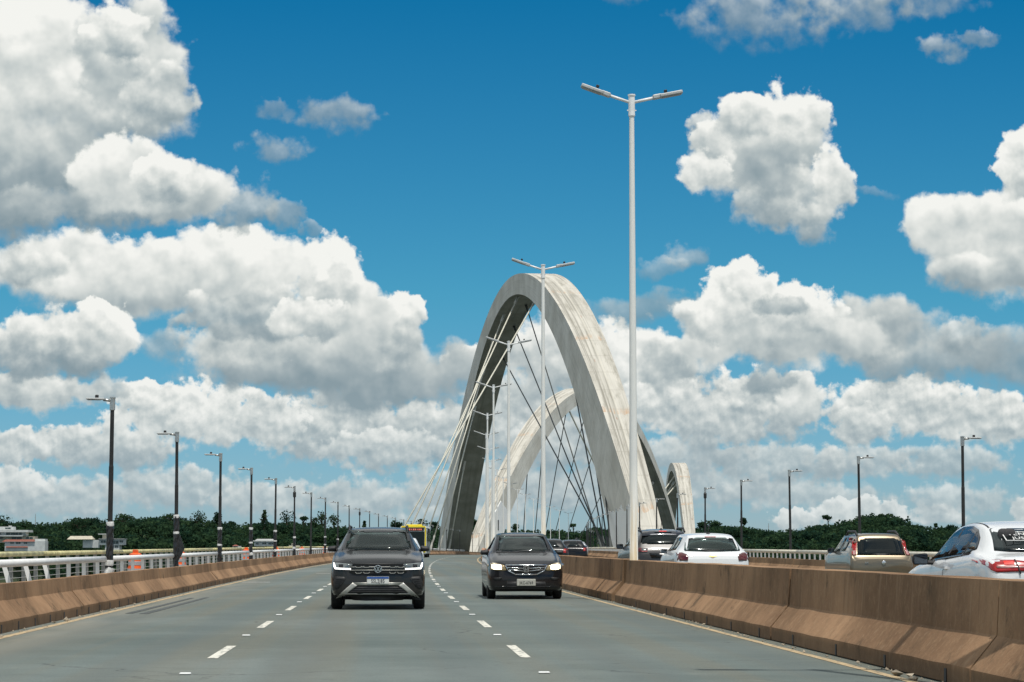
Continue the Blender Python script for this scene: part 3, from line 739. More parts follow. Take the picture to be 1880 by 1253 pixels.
def set_rail(o, x, y, L, label, group):
    o.location = pt(x, y); dz = zr(y + L) - zr(y)
    o.rotation_euler = (math.atan2(dz, L), 0, head(y + L / 2)); o['label'] = label; o['group'] = group
SP = 15.3; LY0 = 49.9
def thin(o):           # far copies keep rail and balusters, lose the wires
    return o
inner = railing(SP, .062, .90, M['white_metal'], M['white_metal'], 7, .075)
innb = railing(SP, .062, .90, M['white_metal'], M['white_metal'], 7, .075, bowed=(0, 1, 2, 3))
set_rail(innb, -6.15, LY0 - SP, SP, 'white tubular railing section nearest the camera with bowed balusters', 'white railing sections of the left walkway')
for k in range(24):
    o = inner if k == 0 else copy_tree(inner)
    set_rail(o, -6.15, LY0 + SP * k, SP, f"white railing section on the left between the {ORD[k + 1]} and {ORD[k + 2]} black lamp posts", 'white railing sections of the left walkway')
outer = railing(SP, .055, 1.01, M['yellow_rail'], M['grey_metal'], 9, .09, wires=5)
for k in range(-1, 20):
    o = outer if k == -1 else copy_tree(outer)
    set_rail(o, -7.95, LY0 + SP * k + 3, SP, f"yellowed outer walkway railing section with grey posts and wires, {ORD[k + 2]} from the camera", 'outer railing sections of the left walkway')
rinner = railing(SP, .075, .92, M['cream_metal'], M['white_metal'], 13, .07)
for k in range(22):
    o = rinner if k == 0 else copy_tree(rinner)
    set_rail(o, 16.65, 62.8 + SP * (k - 1), SP, f"cream-topped railing section of the far right walkway, {ORD[k + 1]} from the camera", 'railing sections of the right walkway')

# ------------------------------------------------------------------ black lamp posts along both walkways
def edge_post(bulge=False):
    t = thing('street_lamp', 'lamp', 'street lamp')
    bm = bmesh.new(); lathe(bm, [(.075, .0), (.075, .12), (.056, .14), (.052, 2.9), (.045, 2.95), (.043, 4.15)], 16); bm_obj('pole', bm, M['black_pole'], t, False)
    bm = bmesh.new(); lathe(bm, [(.058, 4.14), (.060, 4.15), (.060, 4.39), (.066, 4.40), (.066, 4.43), (.02, 4.44)], 16); bm_obj('pole_cap', bm, M['silver'], t)
    if bulge:
        bm = bmesh.new(); lathe(bm, [(.045, 3.80), (.085, 3.84), (.09, 4.08), (.055, 4.13)], 14); bm_obj('collar', bm, M['black_pole'], t)
    bm = bmesh.new(); tube(bm, [(-.05, 0, 4.35), (-.20, 0, 4.37)], .032, 10); bm_obj('arm', bm, M['silver'], t, True)
    bm = bmesh.new(); vs = box(bm, (-.37, 0, 4.385), (.40, .18, .042)); bevel(bm, .013, 2)
    for v in bm.verts:
        if v.co.x < -.5: v.co.z = max(v.co.z, 4.372)
    ho = bm_obj('lamp_head', bm, M['lamp_grey'], t)
    bm = bmesh.new(); box(bm, (-.40, 0, 4.360), (.28, .14, .008)); bm_obj('lens', bm, M['lens'], ho)
    bm = bmesh.new(); lathe(bm, [(.035, 4.405), (.04, 4.41), (.04, 4.46), (.03, 4.475)], 12, Matrix.Translation((-.34, 0, 0))); bm_obj('light_sensor', bm, M['dark'], t)
    return t
LL = []
def tape_ring(t, z, r=.09, h=.09, mat='tape', tilt=0.0, name='tape_band'):
    bm = bmesh.new(); lathe(bm, [(r, z - h / 2), (r + .004, z - h / 4), (r + .004, z + h / 4), (r, z + h / 2)], 14)
    bmesh.ops.rotate(bm, verts=bm.verts[:], cent=(0, 0, z), matrix=Matrix.Rotation(tilt, 3, 'Y'))
    bm_obj(name, bm, M[mat], t)
def wrap(t, z0, z1, seed, flap=False):
    rr = random.Random(seed); bm = bmesh.new(); n = 14; seg = 14
    rings = []
    for i in range(n + 1):
        z = z0 + (z1 - z0) * i / n
        rings.append([bm.verts.new(((.072 + rr.uniform(-.010, .020)) * math.cos(2 * math.pi * k / seg), (.072 + rr.uniform(-.010, .020)) * math.sin(2 * math.pi * k / seg), z)) for k in range(seg)])
    for a, b in zip(rings, rings[1:]):
        for k in range(seg): bm.faces.new((a[k], a[(k + 1) % seg], b[(k + 1) % seg], b[k]))
    if flap:
        prism(bm, [(.07, z1 - .42), (.18, z1 - .72), (.24, z1 - .92), (.17, z1 - 1.08), (.06, z1 - 1.28)], -.03, .0, 'y')
    bm_obj('plastic_wrap', bm, M['film'], t)
protoA = edge_post(); protoB = edge_post(True)
for k in range(30):
    y = LY0 + SP * k
    src = protoB if k in (5, 10, 16, 21) else protoA
    o = copy_tree(src)
    o.location = pt(-6.05, y); o.rotation_euler = (R(random.uniform(-.35, .35)), R(random.uniform(-.35, .35)), head(y) + R(random.uniform(-4, 4)))
    if k == 0: lab = 'nearest black lamp post on the left, foot wrapped in film under white tape'
    elif k == 1: lab = 'black lamp post on the left with torn black film hanging from its wrapped foot'
    else: lab = f"black lamp post on the left, {ORD[k + 1]} from the camera, pale head pointing left"
    tag(o, lab, 'street lamp', 'black lamp posts along the left walkway')
    if k < 12:
        rr = random.Random(k + 3)
        z1 = [1.66, 2.02, 1.78, 1.88, 1.86, 1.6, .9, 1.72, 1.6, 1.7, 1.6, 1.6][k]
        wrap(o, .3, z1, k, k == 1)
        if k != 6: tape_ring(o, z1, .080, .10, tilt=R(rr.uniform(-8, 8)))
        if k in (1, 2, 3, 4, 7): tape_ring(o, z1 - rr.uniform(.45, .62), .082, .07, tilt=R(rr.uniform(-12, 12)))
        if k in (0, 3, 4, 5): tape_ring(o, .82 + .1 * (k % 3), .088, .12, tilt=R(rr.uniform(-25, 25)))
    if k == 0:
        tape_ring(o, .62, .095, .2, tilt=R(24))
for k in range(24):
    y = 66.6 + SP * k
    o = (protoB if k == 4 else protoA) if k in (4, 0) else copy_tree(protoA)
    o.location = pt(17.0, y); o.rotation_euler = (R(random.uniform(-.35, .35)), R(random.uniform(-.35, .35)), math.pi + head(y) + R(random.uniform(-3, 3)))
    tag(o, f"black lamp post on the right-hand walkway, {ORD[k + 1]} from the camera", 'street lamp', 'black lamp posts along the right walkway')

# ------------------------------------------------------------------ tall white twin-arm median lamps
def median_lamp():
    t = thing('median_street_lamp', 'lamp', 'street lamp')
    bm = bmesh.new(); lathe(bm, [(.15, 0), (.15, .03), (.092, .05), (.084, 3.0), (.054, 10.480), (.050, 10.730)], 20); bm_obj('pole', bm, M['pole_white'], t, True)
    bm = bmesh.new(); lathe(bm, [(.062, 10.460), (.074, 10.480), (.070, 10.580), (.072, 10.740), (.068, 10.900), (.082, 10.920), (.082, 10.950), (.03, 10.960)], 16)
    for s in (-1, 1): box(bm, (s * .085, 0, 10.600), (.03, .025, .025))
    bm_obj('arm_bracket', bm, M['white_metal'], t)
    for s in (-1, 1):
        bm = bmesh.new(); tube(bm, [(s * .05, 0, 10.780), (s * .52, 0, 10.935 if s < 0 else 10.890)], .033, 12); bm_obj('arm', bm, M['white_metal'], t, True)
        sl = .36 if s < 0 else .21
        zc = 10.935 if s < 0 else 10.890
        rot = Matrix.Rotation(-s * sl * .95, 3, 'Y')
        bm = bmesh.new(); box(bm, (s * .56, 0, zc + .02), (.20, .14, .10), rot); bevel(bm, .02, 2); bm_obj('mount', bm, M['lamp_grey'], t)
        cx = s * .86; cz = zc + .015 + .30 * sl
        bm = bmesh.new(); box(bm, (cx, 0, cz), (.50, .22, .075), rot); bevel(bm, .018, 2)
        h = bm_obj('lamp_head', bm, M['lamp_grey'], t)
        bm = bmesh.new(); box(bm, Vector((cx, 0, cz)) + rot @ Vector((0, 0, -.042)), (.42, .18, .012), rot); bm_obj('lens', bm, M['lens'], h)
        bm = bmesh.new(); box(bm, Vector((cx - s * .12, 0, cz + .065)), (.07, .07, .06), rot); bevel(bm, .012, 2); bm_obj('light_sensor', bm, M['dark'], h)
    return t
ml = median_lamp()
for k in range(-1, 18):
    o = ml if k == -1 else copy_tree(ml)
    y = 48.3 + 30 * k if k >= 0 else 17.5
    o.location = pt(5.24, y); o.rotation_euler = (0, 0, head(y))
    if k == 0: lab = 'tallest-looking white twin-arm lamp post, standing in the gap of the near median barrier'
    elif k == -1: lab = 'white twin-arm lamp post in the median just outside the right picture edge'
    else: lab = f"white twin-arm median lamp post, {ORD[k + 1]} from the camera"
    tag(o, lab, 'street lamp', 'white twin-arm lamp posts in the median')

# ------------------------------------------------------------------ orange traffic drums on the walkway
def drum():
    t = thing('traffic_drum', 'drum', 'traffic drum')
    bm = bmesh.new(); lathe(bm, [(.29, .0), (.29, .07), (.24, .09), (.235, .30), (.215, .31), (.21, .50), (.195, .51), (.19, .70), (.175, .71), (.17, .86), (.10, .89)], 20); bm_obj('barrel', bm, M['orange'], t)
    for z0, z1, r in ((.34, .46, .217), (.55, .66, .197)):
        bm = bmesh.new(); lathe(bm, [(r, z0), (r + .004, z0 + .01), (r + .001, z1 - .01), (r - .004, z1)], 20); bm_obj('reflective_band', bm, M['reflective'], t)
    bm = bmesh.new(); box(bm, (0, 0, .93), (.20, .05, .10)); bevel(bm, .015, 2); bm_obj('handle', bm, M['orange'], t)
    return t
dr = drum()
for i, d in enumerate((63.0, 75.5, 105, 125, 147, 171, 193, 215)):
    o = dr if i == 0 else copy_tree(dr)
    o.location = pt(-6.95, d, .10); o.rotation_euler = (0, 0, random.uniform(0, 3))
    tag(o, ['nearest orange traffic drum, behind the railing between the first two black lamp posts'][0] if i == 0 else f"orange traffic drum with grey bands on the left walkway, {ORD[i + 1]} from the camera", 'traffic drum', 'orange drums along the left walkway')

# ------------------------------------------------------------------ the three bridge arches and their stay cables
class Arch:
    def __init__(s, q): s.q = q
    def axis(s, L):
        cx, cy, th, K0, e0, zc, Wc, Wk0, Tc, Tk0, K1, e1, Wk1, Tk1 = s.q
        L = np.asarray(L, float)
        z = zc - np.where(L < 0, K0, K1) * np.abs(L / 100) ** np.where(L < 0, e0, e1) * 60
        dd = (zc - z) / 60
        W = np.maximum(Wc + np.where(L < 0, Wk0, Wk1) * dd, 1.8); T = np.maximum(Tc + np.where(L < 0, Tk0, Tk1) * dd, 1.8)
        return z, W, T
    def pos(s, L, h=0.0, w=0.0):           # a point of the rib: h outwards, w sideways (fractions of thickness/width)
        z, W, T = s.axis(L); z0, _, _ = s.axis(L - .5); z1, _, _ = s.axis(L + .5)
        dz = z1 - z0; n = np.hypot(1, dz); nu, nz = -dz / n, 1 / n
        cx, cy, th = s.q[:3]
        l = L + nu * h * T
        x = cx + math.sin(th) * l + math.cos(th) * w * W; y = cy + math.cos(th) * l - math.sin(th) * w * W
        return np.stack([x, y, z + nz * h * T], -1)
    def build(s, root):
        L = np.linspace(-128, 128, 181)
        V = []; F = []; MI = []; UV = []
        corners = [(-.5, .5), (-.5, -.5), (.5, -.5), (.5, .5)]     # (w, h)
        for side in range(4):
            (w0, h0), (w1, h1) = corners[side], corners[(side + 1) % 4]
            a = s.pos(L, h0, w0); b = s.pos(L, h1, w1)
            base = len(V)
            arc = np.concatenate([[0], np.cumsum(np.linalg.norm(np.diff(s.pos(L), axis=0), axis=1))]) / 10
            for i in range(len(L)):
                V += [a[i], b[i]]
                if i:
                    j = base + 2 * i
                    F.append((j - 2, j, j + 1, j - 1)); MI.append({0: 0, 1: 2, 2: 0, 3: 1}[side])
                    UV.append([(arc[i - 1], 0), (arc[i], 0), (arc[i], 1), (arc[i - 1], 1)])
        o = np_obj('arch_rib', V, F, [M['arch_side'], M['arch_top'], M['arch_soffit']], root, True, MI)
        ul = o.data.uv_layers.new(name='UVMap'); ul.data.foreach_set('uv', np.array(UV, np.float32).ravel())
        bm = bmesh.new(); bm.from_mesh(o.data); bmesh.ops.recalc_face_normals(bm, faces=bm.faces[:])
        # each side is its own strip: orient outwards by comparing with the rib axis
        ax = s.pos(L); 
        for f in bm.faces:
            c = np.array(f.calc_center_median()); k = np.argmin(((ax - c) ** 2).sum(1))
            if Vector(c - ax[k]).dot(f.normal) < 0: f.normal_flip()
        bm.to_mesh(o.data); bm.free()
        return o
A1 = Arch([20.4825, 339.4494, -0.1019, 0.994, 1.9967, 40.1324, 4.5938, -2.6936, 2.9568, 12.703, 0.9606, 1.8982, -0.3563, 8.4034])
A2 = Arch([49.1547, 547.9701, 0.3792, 0.9737, 2.0014, 37.9053, 4.7273, -3.3244, 2.9613, 7.6001, 0.9781, 2.0848, -1.8171, -2.9344])
A3 = Arch([104.9556, 818.7424, 0.0565, 1.619, 2.1117, 29.9579, 4.8852, -2.8007, 2.9188, 7.6359, 1.619, 2.1117, -2.8007, 7.6359])
def cable(root, top, bot, mat, r=.16, boots=True):
    bm = bmesh.new(); top = Vector(top); bot = Vector(bot); d = (bot - top).normalized()
    tube(bm, [top, bot], r, 8)
    c = bm_obj('cable', bm, mat, root, True)
    if boots:
        for P, Q in (([top - d * .5, top + d * 1.6], [r * 2.3, r * 1.8]), ([bot - d * 3.2, bot + d * .6], [r * 1.5, r * 2.0])):
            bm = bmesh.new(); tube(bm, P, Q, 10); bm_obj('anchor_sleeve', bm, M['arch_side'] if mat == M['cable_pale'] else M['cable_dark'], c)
    return c
r1 = thing('bridge_arch', 'nearest and largest concrete arch straddling the road with pale cables fanning left', 'arch', (0, 0, 0), 0, 'concrete arches of the bridge')
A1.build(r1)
def deck_l(y): return pt(-8.6, y, .1)
def deck_r(y): return pt(19.0, y, .1)
for L, y in ((-18, 288), (-1, 307), (13, 328), (24, 349), (34, 367), (46, 386), (60, 408)):
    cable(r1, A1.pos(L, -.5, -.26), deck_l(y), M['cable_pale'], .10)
for L, y in ((31, 266), (19, 281), (7, 298), (-22, 283), (-36, 270), (-50, 261)):
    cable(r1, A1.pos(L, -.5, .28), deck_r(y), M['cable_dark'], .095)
r2 = thing('bridge_arch', 'second concrete arch, framed inside the nearest one and leaning the other way', 'arch', (0, 0, 0), 0, 'concrete arches of the bridge')
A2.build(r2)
for L, y in ((-50, 582), (-38, 610), (-20, 630), (-2, 650), (14, 678), (36, 702)):
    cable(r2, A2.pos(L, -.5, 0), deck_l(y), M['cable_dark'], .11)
for L, y in ((58, 520), (40, 545), (20, 570), (0, 600), (-20, 630)):
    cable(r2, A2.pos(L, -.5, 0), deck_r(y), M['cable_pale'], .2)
r3 = thing('bridge_arch', 'smallest and farthest concrete arch, a narrow hoop right of the nearest arch', 'arch', (0, 0, 0), 0, 'concrete arches of the bridge')
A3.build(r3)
for L, y in ((-20, 790), (0, 805), (20, 825), (40, 850)):
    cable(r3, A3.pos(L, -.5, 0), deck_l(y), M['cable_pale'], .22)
# white repainted panel with a doorway on the foot of the second arch (lies on its side face)
def on_side(arch, px, py, w):
    cx, cy, th = arch.q[:3]
    n = Vector((math.cos(th), -math.sin(th), 0)); 
    L0 = arch.pos(np.array(-80.0), 0, w); p0 = Vector(L0)
    d = Vector(((px - 940) / FPX, 1, -(py - 626.5) / FPX)); d.rotate(Matrix.Rotation(PITCH, 3, 'X')); d.rotate(Matrix.Rotation(-PSI, 3, 'Z'))
    o = Vector((0, 0, CAMH)); t = (p0 - o).dot(n) / d.dot(n)
    return o + d * t, n
def side_panel(name, pts, mat, parent, proud):
    P = [on_side(A2, px, py, .5) for px, py in pts]
    bm = bmesh.new(); n = P[0][1]
    f = [bm.verts.new(p + n * (proud + .35)) for p, _ in P]; b = [bm.verts.new(p - n * .1) for p, _ in P]
    bm.faces.new(f); bm.faces.new(b[::-1])
    for i in range(len(f)): bm.faces.new((f[i], b[i], b[(i + 1) % len(f)], f[(i + 1) % len(f)]))
    return bm_obj(name, bm, mat, parent)
pp = side_panel('painted_patch', [(908, 1012), (907, 940), (917, 920), (928, 936), (928.5, 958), (921, 985), (916, 1012)], M['patch'], r2, 0)
side_panel('doorway', [(908.5, 974), (908.5, 955), (912.5, 955), (912.5, 974)], M['ink'], pp, .05)

# ------------------------------------------------------------------ far shore: hills, wood, single trees, houses
SKYL = [(-400, 955), (0, 955), (30, 957), (62, 962), (130, 956), (175, 950), (240, 950), (330, 951), (420, 956), (470, 960), (520, 958), (590, 962), (640, 968), (700, 970), (760, 966), (820, 968), (870, 965), (900, 972), (960, 974), (1050, 972), (1100, 968), (1180, 968),
        (1285, 966), (1330, 962), (1372, 966), (1400, 972), (1425, 974), (1445, 968), (1490, 962), (1540, 957), (1575, 950), (1600, 945), (1650, 946), (1668, 957), (1730, 964), (1765, 967), (1800, 968), (2300, 960)]
_sx = np.array([a for a, b in SKYL], float); _sy = np.array([b for a, b in SKYL], float)
def skyline(px): return np.interp(px, _sx, _sy)
def pxof(x, y): return VPX + x / y * FPX
TREEH = 9.0
def ground(x, y):
    x = np.asarray(x, float); y = np.asarray(y, float)
    yy = np.maximum(y, 300)
    px = VPX + x / yy * FPX
    top = CAMH + (HOR - np.interp(px, _sx, _sy)) * 1270 / FPX - TREEH
    t = np.clip((y - 1010) / 240, 0, 1); t = t * t * (3 - 2 * t)
    return -22 + (top + 22) * t - np.clip((y - 1290) / 900, 0, 1) * 14
gx = np.linspace(-1400, 1700, 150); gy = np.concatenate([np.linspace(960, 1320, 40), np.linspace(1350, 4000, 20)])
GX, GY = np.meshgrid(gx, gy); GZ = ground(GX, GY)
nx = len(gx)
F = [(j * nx + i, j * nx + i + 1, (j + 1) * nx + i + 1, (j + 1) * nx + i) for j in range(len(gy) - 1) for i in range(nx - 1)]
kind(np_obj('hills', np.stack([GX, GY, GZ], -1).reshape(-1, 3), F, plain('grassy_ground', (.035, .06, .02), .95, var=.4, scale=.03), None, True), 'structure')

def leaf_quads(c, n, s):
    """n random leaf-clump quads of size s round centres c (n,3)"""
    a = RNG.normal(size=(n, 3)); a[:, 2] *= .8; a /= np.linalg.norm(a, axis=1)[:, None]
    b = np.cross(a, RNG.normal(size=(n, 3))); b /= np.linalg.norm(b, axis=1)[:, None]
    sz = s * (.6 + .8 * RNG.random(n))[:, None]; a *= sz; b *= sz * .8
    V = np.stack([c - a - b * .6, c + a * .2 - b, c + a + b * .6, c - a * .2 + b], 1).reshape(-1, 3)
    return V
def crown(h, w, lobes, per, leaf, shape='round'):
    """leaf cloud for a crown of height h and width w whose base is at z = 0"""
    out = []
    for k in range(lobes):
        if shape == 'umbrella':
            q = RNG.random() ** .5 * .75; ang = RNG.random() * 6.28; z = h * (.55 + .3 * RNG.random()) ; r = w * .22; fl = .45
        elif shape == 'cone':
            z = h * (k + .3) / lobes; q = (1 - z / h) * .5 * RNG.random(); ang = RNG.random() * 6.28; r = w * .34 * (1.1 - z / h); fl = .8
        else:
            q = RNG.random() ** .6 * .62; ang = RNG.random() * 6.28; z = h * (.18 + .68 * RNG.random() * (1 - .45 * q)); r = w * (.17 + .12 * RNG.random()); fl = .8
        c = np.array([q * w * .5 * math.cos(ang), q * w * .5 * math.sin(ang), z])
        d = RNG.normal(size=(per, 3)); d /= np.linalg.norm(d, axis=1)[:, None]
        d *= (.55 + .45 * RNG.random(per) ** .5)[:, None] * r; d[:, 2] *= fl
        d += RNG.normal(size=(per, 3)) * leaf * .5
        out.append(c + d)
    c = np.concatenate(out)
    return leaf_quads(c, len(c), leaf)
def quads_obj(name, V, mat, parent=None):
    return np_obj(name, V, np.arange(len(V)).reshape(-1, 4), mat, parent)

HOUSES = [  # px range, bottom py that must stay in view, distance
    (-60, 74, 993, 1095), (10, 96, 1009, 1062), (136, 238, 1006, 1075), (463, 516, 1001, 1085), (535, 560, 1003, 1080), (428, 446, 1005, 1070)]
def blocked(x, y, top):
    px = pxof(x, y); py = HOR - (top - CAMH) / y * FPX
    for a, b, bot, d in HOUSES:
        if a - 6 < px < b + 6:
            if abs(y - d) < 16: return True
            if y < d and py < bot: return True
    return False
protos = [crown(1.0, 1.15, 8, 30, .055), crown(1.0, .95, 7, 32, .055), crown(1.0, 1.3, 9, 26, .06, 'umbrella'), crown(1.0, 1.0, 8, 30, .052)]
def forest(name, label, mat, n, y0, y1, hmin, hmax, xr=(-330, 420), keep=lambda x, y: True):
    VV = []
    k = 0
    while k < n:
        y = y0 + (y1 - y0) * RNG.random(); x = xr[0] + (xr[1] - xr[0]) * RNG.random()
        x *= y / 1200
        k += 1
        if not keep(x, y): continue
        h = hmin + (hmax - hmin) * RNG.random(); g = float(ground(x, y))
        if g < -19.0: continue
        top = g + h
        lim = CAMH + (HOR - (float(skyline(pxof(x, y))) + 7 - 11 * RNG.random() ** .7)) * y / FPX
        if top > lim: h = max(3.0, h - (top - lim)); top = g + h
        if top > lim + 1.5: continue
        if blocked(x, y, top): continue
        P = protos[int(RNG.integers(4))]; a = RNG.random() * 6.28
        c, s_ = math.cos(a), math.sin(a); wd = h * (.8 + .5 * RNG.random())
        Q = np.stack([(P[:, 0] * c - P[:, 1] * s_) * wd + x, (P[:, 0] * s_ + P[:, 1] * c) * wd + y, P[:, 2] * h + g - .06 * h], -1)
        VV.append(Q)
    o = quads_obj(name, np.concatenate(VV), mat); kind(o, 'stuff'); tag(o, label, 'woodland')
forest('woodland', 'dark green wood covering the far hills from end to end', M['leaf_a'], 4200, 1015, 1300, 5, 15)
forest('undergrowth', 'lighter green bushes between the dark trees on the far slopes', M['leaf_b'], 900, 1012, 1270, 3, 7, keep=lambda x, y: pxof(x, y) > 1350 or RNG.random() < .4)

def single_tree(px, d, base_py, top_py, wpx, shape, label, name='tree', trunk=.45):
    """one tree standing clear of the wood, at its own distance"""
    x = lat(px, d); zt = CAMH + (HOR - top_py) * d / FPX
    g = float(ground(x, d)); H = max(zt - g, 6); W = wpx * d / FPX
    ch = (base_py - top_py) * d / FPX
    t = thing(name, label, 'tree', (x, d, g - .3))
    bm = bmesh.new(); r = .35 * H / 18 + .12
    tube(bm, [(0, 0, 0), (.1, 0, H * .35), (-.1, .1, H - ch * .75), (.1, 0, H - ch * .3)], [r * 1.4, r, r * .75, r * .3], 8)
    for k in range(6):
        a = k * 1.05 + RNG.random(); z0 = H - ch * (.95 - .08 * k)
        tube(bm, [(0, 0, z0), (math.cos(a) * W * .16, math.sin(a) * W * .16, z0 + ch * .16), (math.cos(a) * W * .36, math.sin(a) * W * .36, z0 + ch * .28)], [r * .5, r * .35, r * .12], 6)
    bm_obj('trunk', bm, M['bark'], t)
    V = crown(ch, W, {'round': 13, 'umbrella': 9, 'cone': 12, 'sparse': 9}[shape], 46 if shape != 'sparse' else 26, max(.42, W * .035), 'round' if shape == 'sparse' else shape)
    V = V + np.array([0, 0, H - ch])
    quads_obj('crown', V, M['leaf_a'], t)
    return t
TREES = [
 (10, 1190, 970, 949, 46, 'round', 'broad dark tree on the skyline at the far left edge'),
 (52, 1195, 975, 956, 34, 'round', 'rounded dark tree behind the white two-storey house'),
 (150, 1200, 972, 951, 44, 'umbrella', 'flat-topped skyline tree left of the nearest black lamp post'),
 (178, 1210, 968, 944, 40, 'round', 'tall dark tree just left of the nearest black lamp post'),
 (232, 1205, 964, 943, 40, 'umbrella', 'spreading umbrella-crowned tree right of the nearest black lamp post'),
 (318, 1215, 960, 944, 34, 'umbrella', 'umbrella-crowned tree just left of the second black lamp post'),
 (367, 1210, 972, 934, 40, 'round', 'large dense dark tree between the second and third black lamp posts'),
 (402, 1215, 962, 936, 20, 'round', 'narrow dark tree just left of the third black lamp post'),
 (427, 1210, 974, 955, 18, 'round', 'small round tree just right of the third black lamp post'),
 (487, 1205, 972, 936, 30, 'cone', 'conical dark conifer between the fourth and fifth black lamp posts'),
 (528, 1210, 966, 936, 32, 'sparse', 'airy tall tree between the fifth and sixth black lamp posts'),
 (559, 1215, 962, 948, 20, 'umbrella', 'little umbrella-shaped tree left of the seventh black lamp post'),
 (578, 1210, 970, 945, 18, 'sparse', 'thin pale-stemmed tree beside the seventh black lamp post'),
 (592, 1215, 966, 934, 30, 'sparse', 'tall gappy tree left of the eighth black lamp post'),
 (614, 1210, 966, 944, 24, 'sparse', 'gappy tree right of the eighth black lamp post'),
 (669, 1230, 968, 957, 8, 'cone', 'tiny conical tree showing above the dark grey car roof'),
 (728, 1230, 972, 956, 26, 'round', 'dark rounded tree behind the last left lamp posts'),
 (775, 1240, 972, 947, 28, 'sparse', 'gappy tree between the pale cables left of the big arch'),
 (795, 1240, 974, 955, 20, 'round', 'dark tree beside the left foot of the big arch'),
 (870, 1280, 972, 950, 14, 'round', 'small tree between the two arch legs'),
 (945, 1300, 976, 956, 14, 'sparse', 'thin tree seen under the second arch'),
 (1052, 1300, 975, 960, 12, 'umbrella', 'tiny umbrella tree seen through the dark cables'),
 (1291, 1250, 970, 958, 22, 'round', 'dark tree right of the farthest arch'),
 (1312, 1250, 968, 957, 34, 'round', 'broad low tree between the first two right-hand lamp posts beyond the white hatchback'),
 (1367, 1260, 962, 951, 13, 'round', 'small ball-crowned tree on a bare stem above the white hatchback'),
 (1524, 1240, 958, 945, 20, 'umbrella', 'umbrella-crowned tree left of the lamp post above the beige car'),
 (1582, 1250, 962, 943, 24, 'round', 'tall dark tree on the hilltop just right of the lamp post above the beige car'),
 (1603, 1255, 965, 942, 30, 'round', 'broadest dark tree on the right-hand hilltop'),
 (1632, 1250, 962, 942, 26, 'umbrella', 'spreading tree near the middle of the right-hand hilltop'),
 (1652, 1250, 965, 947, 28, 'round', 'rounded tree at the right end of the hilltop clump'),
 (1676, 1260, 968, 957, 6, 'cone', 'slender pointed tree right of the hilltop clump'),
 (1725, 1265, 966, 960, 5, 'round', 'tiny lone palm-like tree on the ridge left of the white saloon'),
 (1753, 1255, 972, 964, 18, 'round', 'low round tree just above the white saloon roof'),
]
for t in TREES: single_tree(t[0], t[1], t[2], t[3], t[4], t[5], t[6] if len(t[6].split()) <= 16 else ' '.join(t[6].split()[:16]))
# antenna masts
for px, top, lab in ((74, 945, 'slim radio mast on the skyline above the white house'), (1413, 961, 'slim radio mast on the skyline between two right-hand lamp posts')):
    d = 1300; z = CAMH + (HOR - top) * d / FPX; x = lat(px, d); g = float(ground(x, d))
    bm = bmesh.new(); tube(bm, [(0, 0, 0), (0, 0, z - g)], [.3, .12], 6)
    for k in range(4): tube(bm, [(-.5, 0, (z - g) * (.5 + .12 * k)), (.5, 0, (z - g) * (.5 + .12 * k))], .06, 5)
    tag(bm_obj('radio_mast', bm, M['grey_metal']), lab, 'mast'); bpy.context.scene.objects[-1]
    COL.objects[-1].location = (x, d, g)

# ------------------------------------------------------------------ houses on the left shore
def hz(py, d): return CAMH + (HOR - py) * d / FPX
def block(root, name, a, b, top, bot, d, mat, depth=9.0, d0=None):
    x0, x1 = lat(a, d), lat(b, d); z0, z1 = hz(bot, d), hz(top, d)
    bm = bmesh.new(); box(bm, ((x0 + x1) / 2 - root.location.x, d + depth / 2 - root.location.y, (z0 + z1) / 2 - root.location.z), (x1 - x0, depth, z1 - z0))
    return bm_obj(name, bm, mat, root)
def windows(root, parent, rects, d):
    for a, b, top, bot in rects:
        x0, x1 = lat(a, d), lat(b, d); z0, z1 = hz(bot, d), hz(top, d)
        c = ((x0 + x1) / 2 - root.location.x, d - root.location.y, (z0 + z1) / 2 - root.location.z)
        bm = bmesh.new(); box(bm, c, (x1 - x0, .12, z1 - z0)); w = bm_obj('window', bm, M['window'], root)
        bm = bmesh.new()
        for q in range(1, max(2, int((x1 - x0) / 1.6))): box(bm, (c[0] - (x1 - x0) / 2 + q * (x1 - x0) / max(2, int((x1 - x0) / 1.6)), c[1] - .08, c[2]), (.10, .05, z1 - z0))
        bm_obj('frame', bm, M['wall_white'], w)
def house(px, d, bot, label):
    return thing('house', label, 'house', (lat(px, d), d, hz(bot, d)))
d = 1095
h = house(30, d, 993, 'white flat-roofed two-storey house at the far left')
block(h, 'roof_slab', -62, 62, 974, 978, d - 2, M['wall_white'], 14); block(h, 'upper_storey', -60, 57, 978, 984, d, M['wall_white']); block(h, 'penthouse', 8, 35, 968, 974, d + 2, M['wall_white'], 7); block(h, 'chimney', 26, 31, 966, 968, d + 2, M['wall_white'], 2)
block(h, 'balcony_slab', -60, 52, 983.6, 985.5, d - 2, M['wall_white'], 12); block(h, 'lower_storey', -50, 74, 985.5, 997, d + .5, M['wall_cream'])
windows(h, h, [(4, 12, 978.5, 982.5), (22, 38, 978.8, 983), (38.5, 50, 978.8, 983), (20, 30, 969.5, 972.5)], d - .05 + 0); windows(h, h, [(2, 16, 986.5, 990), (32, 50, 986.5, 991), (58, 70, 986.5, 990)], d + .45)
d = 1062
h = house(45, d, 1012, 'low house with a red-brown tiled roof below the white house')
block(h, 'wall', 20, 92, 994, 1012, d, M['wall_white'], 10)
x0, x1 = lat(14, d) - h.location.x, lat(74, d) - h.location.x
